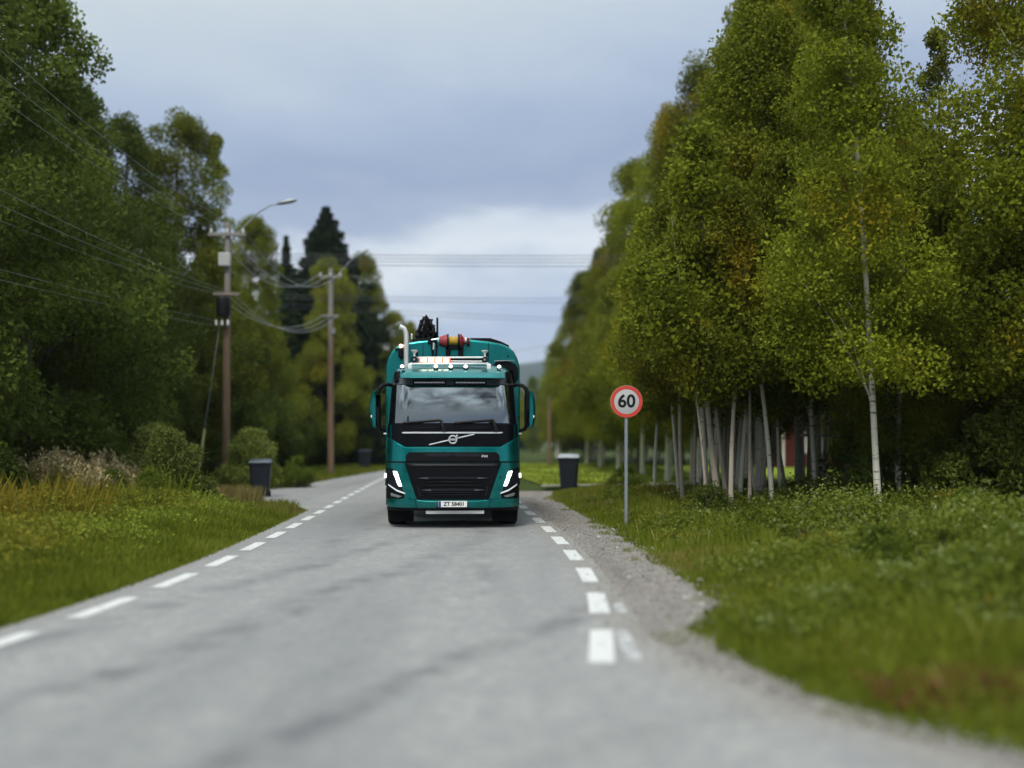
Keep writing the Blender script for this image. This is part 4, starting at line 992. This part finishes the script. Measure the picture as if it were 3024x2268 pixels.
# shrubs
SHR = {}
def make_shrub(kind, k, H, r, n, leaf, L, top=0.4):
    P, C, rng = crown(900+k+hash_(kind), H, r, 0.02, n, nclump=46, top_pow=top, clump=(2.0, 4.2) if H < 3 else (1, 2))
    C2 = C
    me = np_mesh('foliage', rhombs(P, L, L*0.45, rng, -0.2), 4, leaf)
    mb = MB(); rr = random.Random(k)
    for c in C2[:18]: mb.tube([(rr.uniform(-.1, .1), rr.uniform(-.1, .1), -0.1), tuple(Vector(c)*0.55+Vector((0, 0, 0.1))), tuple(c)], [0.018, 0.012, 0.005], 5)
    sm = bpy.data.meshes.new('stems'); sm.from_pydata(mb.v, [], mb.f); finish(sm, 60); sm.materials.append(M['dark_bark'])
    SHR.setdefault(kind, []).append((me, sm, H))
for k in range(2):
    make_shrub('shrub', k, 1.9, 1.15, 10000, M['shrub_leaf'], 0.048)
    make_shrub('willow', k, 2.2, 1.2, 12000, M['willow_leaf'], 0.055)
    make_shrub('dark_shrub', k, 1.7, 1.3, 9000, M['dark_leaf'], 0.05)
rs2 = random.Random(31)
def put_shrub(kind, k, x, y, H, label, group, w=1.0):
    me, sm, H0 = SHR[kind][k % 2]; s_ = H/H0
    e = empty('shrub', (x, y, float(gheight(x, y))-0.02), rs2.uniform(0, 6.28), (s_*w, s_*w, s_))
    tag(e, label, 'shrub', group); link('foliage', me, e); link('stems', sm, e)
for kd, k, x, y, H, lb in (
    ('willow', 0, -8.3, 26.6, 1.75, 'pale green willow shrub tallest left of the first utility pole'),
    ('shrub', 0, -8.0, 24.4, 0.95, 'bright green bush at the foot of the first utility pole'),
    ('willow', 1, -9.2, 28.4, 1.9, 'grey-green willow shrub beside the dry pink plumes'),
    ('shrub', 1, -8.9, 24.6, 0.95, 'low round bush in front of the willow shrubs'),
    ('shrub', 0, -7.7, 27.6, 0.7, 'small bush left of the near bin'),
    ('willow', 0, -8.9, 37.6, 1.9, 'pale willow shrub just behind the near bin'),
    ('shrub', 1, -7.6, 38.8, 1.1, 'low bush right behind the near bin'),
    ('dark_shrub', 0, -11.6, 24.0, 1.5, 'dark bush under the tall tree on the left edge')):
    put_shrub(kd, k, x, y, H, lb, 'shrubs on the left verge')
for kd, k, x, y, H, lb in (
    ('dark_shrub', 0, 8.3, 23.4, 2.3, 'dark round bush behind the pale leaning birch trunk'),
    ('dark_shrub', 1, 9.6, 21.5, 2.1, 'dark bush right of the pale leaning birch trunk'),
    ('dark_shrub', 0, 10.4, 23.6, 2.6, 'tall dark bush in the deep shade at the right edge'),
    ('shrub', 0, 6.9, 16.8, 0.65, 'leafy bush in front of the pale leaning birch trunk'),
    ('shrub', 1, 7.6, 18.4, 0.8, 'bright leafy bush at the right edge of the photo'),
    ('shrub', 0, 5.4, 18.2, 0.55, 'low leafy bush left of the pale leaning birch trunk'),
    ('shrub', 1, 4.6, 14.2, 0.5, 'nearest leafy bush on the right verge'),
    ('shrub', 0, 6.0, 13.2, 0.6, 'leafy bush low at the right edge of the verge'),
    ('dark_shrub', 1, 3.7, 20.6, 0.8, 'small dark bush right of the sign post'),
    ('shrub', 1, 3.4, 33.0, 0.9, 'low bush behind the sign post near the far bin')):
    put_shrub(kd, k, x, y, H, lb, 'shrubs on the right verge')

for k in range(16):
    y = rs2.uniform(9.5, 21); x = float(right_edge(y)) + rs2.uniform(1.9, 5.6)
    put_shrub(('shrub', 'shrub', 'willow', 'shrub')[k % 4], k, x, y, rs2.uniform(0.3, 0.6), 'low leafy bush rising out of the weeds on the right verge', 'low bushes among the weeds on the right')
for k in range(9):
    y = rs2.uniform(11, 23); x = float(left_edge(y)) - rs2.uniform(2.2, 5.2)
    put_shrub(('shrub', 'willow', 'dark_shrub')[k % 3], k, x, y, rs2.uniform(0.4, 0.75), 'low scrubby plant rising out of the weeds on the left verge', 'low scrub among the weeds on the left')
# ------------------------------------------------------------------ grass and weeds
def scatter(n, xf0, xf1, y0, y1, rng, ypow=1.0):
    y = y0 + (y1-y0)*rng.uniform(0, 1, n)**ypow
    a, b = xf0(y), xf1(y); x = a + (b-a)*rng.uniform(0, 1, n)
    return x, y
def vnoise(x, y, s, seed):
    r = np.random.default_rng(seed); out = np.zeros_like(x)
    for k in range(5):
        a = r.uniform(0, 6.28); f = s*r.uniform(0.6, 1.8); out += np.sin((x*np.cos(a)+y*np.sin(a))*f + r.uniform(0, 6.28))
    return 0.5 + out/6.0
def blades(x, y, h, w, rng, lean=0.35):
    n = len(x); z = gheight(x, y) - 0.01
    az = rng.uniform(0, 2*np.pi, n); d = np.stack([np.cos(az), np.sin(az)], 1)
    az2 = rng.uniform(0, 2*np.pi, n); l = np.stack([np.cos(az2), np.sin(az2)], 1)*(h*lean*rng.uniform(0.2, 1.3, n))[:, None]
    w = np.broadcast_to(np.asarray(w, float), (n,))[:, None]
    V = np.empty((n, 4, 3)); B = np.stack([x, y, z], 1)
    V[:, 0] = B; V[:, 0, :2] -= d*w; V[:, 1] = B; V[:, 1, :2] += d*w
    V[:, 2] = B; V[:, 2, :2] += l*0.9 + d*w*0.45; V[:, 2, 2] += h*0.78
    V[:, 3] = B; V[:, 3, :2] += l*1.25; V[:, 3, 2] += h
    return V.reshape(-1, 3)
def weeds(x, y, h, rng, per=46, L=0.036, spread=0.17):
    n = len(x); z = gheight(x, y)
    i = np.repeat(np.arange(n), per); m = len(i); u = rng.uniform(0.1, 1, m)
    P = np.stack([x[i] + rng.normal(size=m)*spread*(0.5+u*0.7), y[i] + rng.normal(size=m)*spread*(0.5+u*0.7), z[i] + h[i]*u], 1)
    return rhombs(P, L, L*0.5, rng, -0.3)
def stuff(name, V, mat, label, cat):
    o = link(name, np_mesh(name, V, 4, mat)); tag(o, label, cat, kind='stuff'); return o
rng = np.random.default_rng(5)
# left verge
x, y = scatter(42000, lambda y: left_edge(y)-1.7, lambda y: left_edge(y)+0.05, 3, 26.4, rng, 0.9)
d = left_edge(y)-x; h = (0.07+0.11*np.clip(d, 0, 1.6))*rng.uniform(0.6, 1.5, len(x))
V1 = blades(x, y, h, 0.008+0.004*y/15, rng)
x, y = scatter(9000, lambda y: left_edge(y)-5.0, lambda y: left_edge(y)-0.1, 22.5, 27.3, rng)
V2 = blades(x, y, rng.uniform(0.1, 0.3, len(x)), 0.014, rng)
x, y = scatter(22000, lambda y: left_edge(y)-4.2, lambda y: left_edge(y)-0.02, 35.5, 75, rng, 1.4)
V3 = blades(x, y, rng.uniform(0.10, 0.30, len(x)), 0.03, rng)
stuff('roadside_grass', np.concatenate([V1, V2, V3]), M['grass'], 'bright green grass along the left road edge', 'grass')
x, y = scatter(7200, lambda y: np.maximum(left_edge(y)-9.5, -13.0), lambda y: left_edge(y)-1.15, 6.5, 25.5, rng)
d = left_edge(y)-x; h = np.clip(0.16+0.20*(d-1.1), 0.15, 0.5)*rng.uniform(0.6, 1.25, len(x))*(0.45+1.1*np.clip(vnoise(x, y, 1.6, 41), 0, 1))
kk = vnoise(x, y, 1.1, 3) + np.clip((d-2.0)*0.12, -0.35, 0.25) + rng.uniform(-0.2, 0.2, len(x)) > 0.50
xb, yb = scatter(26000, lambda y: np.maximum(left_edge(y)-9.5, -13.0), lambda y: left_edge(y)-1.7, 6.5, 26, rng)
db = left_edge(yb)-xb; hb = np.clip(0.16+0.22*(db-1.4), 0.15, 0.5)*rng.uniform(0.5, 1.35, len(xb))*(0.3+1.5*np.clip(vnoise(xb, yb, 1.6, 41), 0, 1))
kb = vnoise(xb, yb, 1.1, 3) + np.clip((db-2.0)*0.12, -0.35, 0.25) + rng.uniform(-0.15, 0.15, len(xb)) > 0.46
stuff('autumn_weeds', np.concatenate([weeds(x[kk], y[kk], h[kk]*0.9, rng), blades(xb[kb], yb[kb], hb[kb], 0.010, rng, 0.3)]), M['weed_brown'], 'yellow-brown autumn weeds on the left verge', 'weeds')
stuff('green_weeds', np.concatenate([weeds(x[~kk], y[~kk], h[~kk], rng), blades(xb[~kb], yb[~kb], hb[~kb], 0.010, rng, 0.3)]), M['weed_green'], 'leafy green weeds among the brown ones on the left verge', 'weeds')
# dry plumes
x = rng.uniform(-11.2, -8.7, 420); y = 24.2 + rng.uniform(0, 4.2, 420)
z = gheight(x, y); per = 26; i = np.repeat(np.arange(420), per)
hh = rng.uniform(0.7, 1.35, 420)*np.interp(x, [-11.2, -10.2, -8.7], [0.85, 1.05, 0.6])
P = np.stack([x[i]+rng.normal(size=len(i))*0.05, y[i]+rng.normal(size=len(i))*0.05, z[i]+hh[i]*rng.uniform(0.70, 1.02, len(i))], 1)
stuff('dry_plumes', np.concatenate([rhombs(P, 0.05, 0.02, rng, -1.5), blades(x, y, hh*0.8, 0.012, rng, 0.1)]), M['plume'], 'pinkish dry plumes in front of the left wood', 'grass')
# straw tufts by the near bin
x = rng.uniform(-8.6, -6.9, 1800); y = rng.uniform(29.2, 30.6, 1800)
stuff('straw_tufts', blades(x, y, rng.uniform(0.2, 0.5, 1800), 0.012, rng), M['straw'], 'straw-coloured grass left of the near bin', 'grass')
# right verge
x, y = scatter(60000, lambda y: right_edge(y)-0.28, lambda y: right_edge(y)+1.9, 2.5, 36, rng, 1.1)
_k = (x-right_edge(y) > 0.0) | (vnoise(x, y, 3.2, 51) > 0.62+(right_edge(y)-x)*0.6); x = x[_k]; y = y[_k]
d = x-right_edge(y); h = (0.06+0.13*np.clip(d, 0, 1.8))*rng.uniform(0.5, 1.5, len(x))
V1 = blades(x, y, h, 0.008+0.004*y/15, rng)
x, y = scatter(16000, lambda y: right_edge(y)+0.2, lambda y: right_edge(y)+9, 39, 76, rng, 1.2)
V2 = blades(x, y, rng.uniform(0.08, 0.22, len(x)), 0.03, rng)
stuff('verge_grass', np.concatenate([V1, V2]), M['grass'], 'green grass along the right road edge and on the lawn', 'grass')
x, y = scatter(9500, lambda y: right_edge(y)+0.7, lambda y: right_edge(y)+7.5, 5.0, 30, rng, 1.0)
d = x-right_edge(y); h = np.clip(0.10+0.12*(d-0.5), 0.08, 0.46)*rng.uniform(0.6, 1.3, len(x))*(0.4+1.2*np.clip(vnoise(x, y, 1.5, 43), 0, 1))
kk = (vnoise(x, y, 1.2, 8) + rng.uniform(-0.12, 0.12, len(x)) > 0.78)
stuff('verge_weeds', weeds(x[~kk], y[~kk], h[~kk], rng, 44, 0.036), M['weed_green'], 'leafy green weeds on the right verge', 'weeds')
_p = rng.uniform(0, 1, len(x)) < 0.10; _p &= ~kk
stuff('pale_herbs', weeds(x[_p], y[_p], h[_p]*1.25, rng, 30, 0.030, 0.10), M['pale_herb'], 'pale grey-green herbs standing above the weeds on the right verge', 'weeds')
_xs = x[rng.uniform(0, 1, len(x)) < 0.06]; _ys = rng.permutation(y)[:len(_xs)]; _xs = right_edge(_ys) + rng.uniform(0.3, 5.5, len(_xs))
stuff('straw_stalks', blades(_xs, _ys, rng.uniform(0.2, 0.45, len(_xs)), 0.006, rng, 0.35), M['straw'], 'straw-coloured stalks mixed into the right verge', 'grass')
_xr = rng.normal(3.35, 0.42, 900); _yr = rng.normal(6.9, 0.22, 900)
stuff('red_groundcover', weeds(_xr, _yr, rng.uniform(0.05, 0.16, 900), rng, 16, 0.024, 0.07), M['red_leaf'], 'reddish brown patch of low growth at the right picture edge', 'weeds')
stuff('rusty_weeds', weeds(x[kk], y[kk], h[kk]*0.9, rng, 40, 0.034), M['weed_brown'], 'rust-tinged weeds scattered over the right verge', 'weeds')

def stones():
    n = 5200; y = 3.5 + 26*rng.uniform(0, 1, n)**1.4
    a = right_asph(y); b = right_edge(y); u = rng.normal(0.55, 0.42, n); x = a + (b-a)*u
    r = rng.uniform(0.006, 0.020, n); r[:60] = rng.uniform(0.03, 0.055, 60)
    oc = np.array([(1, 0, 0), (0, 1, 0), (-1, 0, 0), (0, -1, 0), (0, 0, 0.8), (0, 0, -0.5)])
    tri = np.array([(0, 1, 4), (1, 2, 4), (2, 3, 4), (3, 0, 4), (1, 0, 5), (2, 1, 5), (3, 2, 5), (0, 3, 5)])
    az = rng.uniform(0, 6.28, n); V = oc[None]*r[:, None, None]*rng.uniform(0.6, 1.3, (n, 6, 1))
    X = V[..., 0]*np.cos(az)[:, None] - V[..., 1]*np.sin(az)[:, None]; Y = V[..., 0]*np.sin(az)[:, None] + V[..., 1]*np.cos(az)[:, None]
    V = np.stack([X + x[:, None], Y + y[:, None], V[..., 2] + 0.003], 2)
    V = V[:, tri].reshape(-1, 3)
    tag(link('loose_stones', np_mesh('loose_stones', V, 3, M['pebble'])), 'loose grey stones scattered over the gravel shoulder', 'stones', kind='stuff')
stones()
# ------------------------------------------------------------------ speed sign
def speed_sign():
    T = empty('speed_limit_sign', (2.13, 20.5, float(gheight(2.13, 20.5)))); tag(T, 'round red and white 60 speed limit sign on a grey post', 'road sign')
    MB().tube([(0, 0, -0.2), (0, 0, 2.62)], 0.036, 14).build('post', M['galv'], T)
    pl = MB().lathe([(0, -0.050), (0.290, -0.050), (0.300, -0.046), (0.300, -0.040), (0, -0.040)], (0, 0, 2.36), 'y', 48).build('sign_plate', M['sign_white'], T)
    MB().lathe([(0.232, -0.0535), (0.297, -0.0535), (0.297, -0.0515), (0.232, -0.0515), (0.232, -0.0535)], (0, 0, 2.36), 'y', 48).build('red_ring', M['sign_red'], pl)
    text_mesh('digits', '60', 0.33, M['ink'], pl, (0, -0.0535, 2.36), xs=1.0, ext=0.002, bold=0.008)
    MB().lathe([(0, -0.0388), (0.298, -0.0388), (0.298, -0.036), (0, -0.036)], (0, 0, 2.36), 'y', 40).build('sign_back', M['galv'], T)
    for z in (2.2, 2.52): MB().box((0, -0.014, z), (0.10, 0.05, 0.03)).build('clamp', M['galv'], T, 0.004)
speed_sign()

# ------------------------------------------------------------------ bins
def make_bin(x, y, rz, label, lid, H=1.12, W=0.60):
    T = empty('wheelie_bin', (x, y, float(max(-0.02, gheight(x, y)))), rz); tag(T, label, 'bin', 'wheelie bins beside the road')
    b = MB(); secs = []
    for z, w, d in ((0.06, 0.78, 0.66), (0.30, 0.84, 0.74), (0.95, 0.98, 0.98), (0.955, 1.05, 1.04), (1.02, 1.05, 1.04)):
        a, c = W*w/2, 0.62*d/2; r = 0.05
        secs.append([(-a+r, -c, z*H/1.12), (a-r, -c, z*H/1.12), (a, -c+r, z*H/1.12), (a, c-r, z*H/1.12), (a-r, c, z*H/1.12), (-a+r, c, z*H/1.12), (-a, c-r, z*H/1.12), (-a, -c+r, z*H/1.12)])
    b.loft(secs); bo = b.build('body', M['bin'], T, 0.01)
    l = MB(); k = H/1.12
    secs = [[(-W*0.54, -0.36, 1.03*k), (W*0.54, -0.36, 1.03*k), (W*0.54, 0.36, 1.05*k), (-W*0.54, 0.36, 1.05*k)], [(-W*0.53, -0.34, 1.06*k), (W*0.53, -0.34, 1.06*k), (W*0.53, 0.36, 1.11*k), (-W*0.53, 0.36, 1.11*k)], [(-W*0.44, -0.22, 1.10*k), (W*0.44, -0.22, 1.10*k), (W*0.44, 0.32, 1.15*k), (-W*0.44, 0.32, 1.15*k)]]
    l.loft(secs); l.build('lid', lid, T, 0.012)
    MB().tube([(-W*0.42, 0.41, 1.04*k), (W*0.42, 0.41, 1.04*k)], 0.016, 8).build('handle', M['bin'], T)
    for s_ in (-1, 1):
        MB().lathe([(0, -0.03), (0.10, -0.03), (0.11, 0.0), (0.10, 0.03), (0, 0.03)], (s_*W*0.40, 0.27, 0.10), 'x', 18).build('wheel', M['rubber'], T)
make_bin(-7.32, 32.0, R(8), 'dark blue-grey wheelie bin beside the left road edge near the first utility pole', M['bin_lid'], 1.10, 0.60)
make_bin(1.86, 36.0, R(-6), 'dark wheelie bin with a pale lid on the right verge behind the sign post', M['bin_lid_pale'], 1.20, 0.66)
make_bin(-8.45, 63.0, R(5), 'small distant dark bin in the shade left of the truck mirror', M['bin'], 1.10, 0.70)

# ------------------------------------------------------------------ poles, lamps and wires
def lamp(parent, pts, r=0.026):
    a = MB().tube(pts, r, 8).build('lamp_arm', M['galv'], parent)
    e = Vector(pts[-1]); d = (e-Vector(pts[-2])).normalized()
    MB().loft([[tuple(e+d*u+Vector((0, yy*w, zz))) for yy, zz in ((-1, 0), (-0.7, h), (0.7, h), (1, 0), (0.6, -h*0.7), (-0.6, -h*0.7))] for u, w, h in ((-0.10, 0.04, 0.03), (0.05, 0.10, 0.07), (0.45, 0.13, 0.08), (0.62, 0.06, 0.03))]).build('lamp_head', M['galv'], a, 0.008)
    return a
def crossarm(parent, z, w, n=3):
    c = MB().box((0, -0.13, z), (w, 0.09, 0.11)).build('crossarm', M['pole'], parent, 0.008)
    for i in range(n):
        x = -w/2+0.1+(w-0.2)*i/max(1, n-1)
        MB().lathe([(0, 0.05), (0.035, 0.05), (0.05, 0.09), (0.03, 0.12), (0.05, 0.15), (0.02, 0.20), (0, 0.20)], (x, -0.13, z), 'z', 10).build('insulator', M['white'], c)
def pole(x, y, H, label, r=0.15, lean=(0.0, 0)):
    T = empty('utility_pole', (x, y, float(gheight(x, y)))); tag(T, label, 'utility pole', 'wooden poles on the left')
    T.rotation_euler = (0, lean[0], 0)
    MB().tube([(0, 0, -0.3), (0, 0, H*0.5), (0, 0, H)], [r, r*0.86, r*0.7], 14).build('post', M['pole'], T)
    return T
p1 = pole(-9.9, 38.0, 9.2, 'near brown utility pole with black transformer and white box beside the left bin', 0.145, (R(0.6), 0))
crossarm(p1, 8.75, 1.3, 3)
tb = MB(); tb.lathe([(0, -0.34), (0.20, -0.34), (0.23, -0.30), (0.23, 0.26), (0.18, 0.32), (0, 0.32)], (-0.05, -0.36, 6.25), 'z', 20); tb.box((-0.05, -0.2, 6.25), (0.4, 0.2, 0.5))
tbo = tb.build('transformer', M['ink'], p1, 0.01)
for i in range(3): MB().lathe([(0, 0), (0.035, 0), (0.05, 0.05), (0.03, 0.09), (0.05, 0.13), (0.02, 0.18), (0, 0.18)], (-0.27+0.2*i, -0.40, 5.60), 'z', 10).build('insulator', M['white'], tbo)
MB().box((-0.06, -0.20, 7.88), (0.40, 0.18, 0.46)).build('control_box', M['sign_white'], p1, 0.02)
MB().box((0, -0.14, 6.7), (0.9, 0.08, 0.10)).build('crossarm', M['pole'], p1, 0.008)
lamp(p1, [(0.05, 0, 8.5), (0.55, 0, 9.05), (1.05, 0, 9.55), (1.45, 0, 9.80), (1.75, 0, 9.86)])
p2 = pole(-8.35, 50.7, 9.6, 'second brown utility pole with a lamp arm right of the shed', 0.15)
crossarm(p2, 9.2, 1.1, 3); MB().box((0, -0.14, 7.4), (0.8, 0.08, 0.10)).build('crossarm', M['pole'], p2, 0.008)
MB().box((0.14, -0.1, 6.7), (0.14, 0.16, 0.26)).build('junction_box', M['galv'], p2, 0.01)
lamp(p2, [(0.05, 0, 8.9), (0.5, 0, 9.5), (0.95, 0, 10.0), (1.2, 0, 10.15)])
p3 = pole(-9.6, 76.0, 8.6, 'far utility pole hidden among leaves with its lamp beside the exhaust pipe', 0.15)
crossarm(p3, 8.2, 1.1, 3); MB().box((0.9, -0.05, 8.2), (0.42, 0.16, 0.5)).build('control_box', M['sign_white'], p3, 0.02)
lamp(p3, [(0.05, 0, 8.0), (0.5, 0, 8.7), (0.95, 0, 9.3), (1.3, 0, 9.6), (1.5, 0, 9.66)])
p4 = empty('utility_pole', (2.42, 71.0, float(gheight(2.42, 71)))); tag(p4, 'short weathered post standing on the lawn just right of the truck', 'post')
MB().tube([(0, 0, -0.2), (0, 0, 4.6)], [0.13, 0.10], 12).build('post', M['pole'], p4)
def wire(a, b, sag, label, group, r=0.012, mat=None, n=26):
    a, b = Vector(a), Vector(b); pts = []
    for i in range(n+1):
        u = i/n; p = a.lerp(b, u); p.z -= 4*sag*u*(1-u); pts.append(p)
    o = MB().tube(pts, r, 5).build('power_wire', mat or M['wire'], None, 0, 60)
    tag(o, label, 'wire', group); return o
W1 = 'overhead wires along the left poles'
nm3 = ('left', 'middle', 'right')
for i, dx in enumerate((-0.55, 0, 0.55)):
    wire((-9.8+dx, 37.87, 8.95), (-9.3+dx, 6.0, 9.6), 0.9, '%s one of the upper wires running from the near pole towards the viewer' % nm3[i], W1, 0.0065)
    wire((-9.8+dx, 37.87, 8.95), (-8.35+dx*0.82, 50.57, 9.4), 1.25, '%s one of the upper sagging wires between the two brown poles' % nm3[i], W1, 0.014, M['galv'])
    wire((-8.35+dx*0.82, 50.57, 9.4), (-9.6+dx*0.82, 75.87, 8.4), 0.7, '%s one of the wires from the second pole to the far hidden pole' % nm3[i], W1, 0.014, M['galv'])
for i, dx in enumerate((-0.35, 0.05, 0.35)):
    wire((-9.85+dx, 37.8, 6.72), (-9.6+dx, 6.0, 6.2+0.25*i), 0.5, '%s one of the lower cables running from the near pole towards the viewer' % nm3[i], W1, 0.007)
    wire((-9.85+dx, 37.8, 6.72-0.05*i), (-8.35+dx, 50.5, 7.42), 0.85+0.08*i, '%s one of the lower sagging cables between the two brown poles' % nm3[i], W1, 0.014, M['galv'])
for i, z in enumerate((5.75, 5.55)):
    wire((-10.05, 37.6, z), (-9.9, 6.0, 4.6-0.2*i), 0.2, ('upper', 'lower')[i]+' thin cable leaving the transformer towards the viewer', W1, 0.006)
W2 = 'wires crossing above the road'
for i, dz in enumerate((0.0, 0.13, 0.26, 0.42)):
    wire((-15.0, 47.0, 9.75-dz), (9.0, 47.0+i*0.1, 9.62-dz), 0.12, ('topmost', 'second', 'third', 'lowest')[i]+' wire of the upper bundle across the sky above the truck', W2, 0.013, M['wire_dark'])
for i, dz in enumerate((0.0, 0.22)):
    wire((-14.0, 62.0, 9.95-dz), (8.5, 62.0, 9.75-dz), 0.15, ('upper', 'lower')[i]+' wire of the middle pair across the sky above the truck', W2, 0.013, M['wire_dark'])
for i, dz in enumerate((0.0, 0.22)):
    wire((-14.0, 66.0, 9.9-dz), (8.5, 66.0, 8.85-dz), 0.1, ('upper', 'lower')[i]+' wire of the slanting pair low across the sky above the truck', W2, 0.013, M['wire_dark'])
wire((-6.0, 80.0, 7.2), (6.5, 80.0, 9.3), 0.05, 'single low wire rising to the right above the blue hill', W2, 0.012, M['wire_dark'])
# stay of the near pole with its guard
st = MB().tube([(-10.0, 37.8, 5.9), (-10.75, 37.4, 0.0)], 0.012, 6).build('guy_wire', M['wire'], None); tag(st, 'slanting guy wire with a pale yellow guard left of the near pole', 'guy wire')
MB().tube([(-10.49, 37.54, 2.05), (-10.74, 37.405, 0.1)], 0.045, 10).build('guard', M['guard'], st)

# ------------------------------------------------------------------ sheds, boulder, bar
def shed(x, y, w, d, h, rh, rz, name, label, win):
    T = empty(name, (x, y, float(gheight(x, y))-0.05), rz); tag(T, label, 'shed')
    wl_ = MB(); wl_.prism([(-w/2, 0), (w/2, 0), (w/2, h), (0, h+rh), (-w/2, h)], -d/2, d/2, 'xz'); wo_ = wl_.build('wall', M['falu'], T)
    n = int(w/0.15); bt = MB()
    for i in range(n+1): bt.box((-w/2+w*i/n, -d/2-0.012, h/2), (0.035, 0.02, h*0.98))
    bt.build('battens', M['falu'], wo_)
    rf = MB()
    for s in (-1, 1): rf.bar((s*(w/2+0.25), 0, h-0.12), (0, 0, h+rh+0.06), d+0.5, 0.07)
    rf.build('roof', M['roof_dark'], T)
    for s in (-1, 1): MB().box((s*(w/2-0.02), -d/2-0.02, h/2), (0.12, 0.05, h)).build('corner_board', M['white'], T)
    for k, (wx, wz, ww, wh) in enumerate(win):
        f = MB(); f.box((wx, -d/2-0.03, wz), (ww+0.2, 0.06, wh+0.2)); fo = f.build('window_frame', M['white'], T, 0.005)
        MB().box((wx, -d/2-0.062, wz), (ww, 0.012, wh)).build('pane', M['side_glass'], fo)
    MB().box((w*0.28, -d/2-0.025, 0.95), (0.8, 0.05, 1.9)).build('door', M['roof_dark'], T, 0.005)
shed(-13.0, 60.0, 2.4, 2.2, 1.35, 0.5, R(-8), 'garden_shed', 'small dark red shed with white trim under the left trees', [(-0.45, 0.8, 0.4, 0.45)])
shed(19.5, 66.0, 8.5, 5.0, 3.0, 1.6, R(6), 'wooden_cabin', 'dark red cabin with white trim hidden behind the right birches', [(-2.4, 1.6, 0.9, 1.0), (-0.3, 1.6, 0.9, 1.0)])
def boulder():
    bm = bmesh.new(); bmesh.ops.create_icosphere(bm, subdivisions=3, radius=0.78)
    for v in bm.verts:
        v.co *= 1 + 0.10*math.sin(v.co.x*3.1+1)*math.cos(v.co.y*2.7) + 0.06*math.sin(v.co.z*6+v.co.x*4)
        v.co.z *= 0.8
    me = bpy.data.meshes.new('boulder'); bm.to_mesh(me); bm.free(); finish(me, 0); me.polygons.foreach_set('use_smooth', [True]*len(me.polygons))
    o = link('boulder', me, None, M['stone']); o.location = (21.6, 55.0, 0.75); tag(o, 'pale rounded boulder in front of the hidden red cabin', 'boulder')
boulder()
br = MB(); br.tube([(6.35, 24.4, 1.75), (7.35, 24.4, 1.74)], 0.03, 8); br.tube([(6.95, 24.45, -0.1), (6.95, 24.45, 1.8)], 0.028, 8)
tag(br.build('cross_rail', M['pink_bark'], None), 'pinkish T-shaped wooden rail among the birch trunks at right', 'rail')

# ------------------------------------------------------------------ the air
def haze():
    t = NT('haze'); pv = t.new('ShaderNodeVolumePrincipled')
    pv.inputs['Color'].default_value = (0.80, 0.88, 1.0, 1); pv.inputs['Density'].default_value = 0.00020; pv.inputs['Anisotropy'].default_value = 0.2
    t.l.new(pv.outputs[0], t.out.inputs['Volume'])
    o = MB().box((0, 1900, 82), (7000, 4800, 176)).build('haze', t.m, None, 0, 0); tag(o, kind='stuff')
haze()
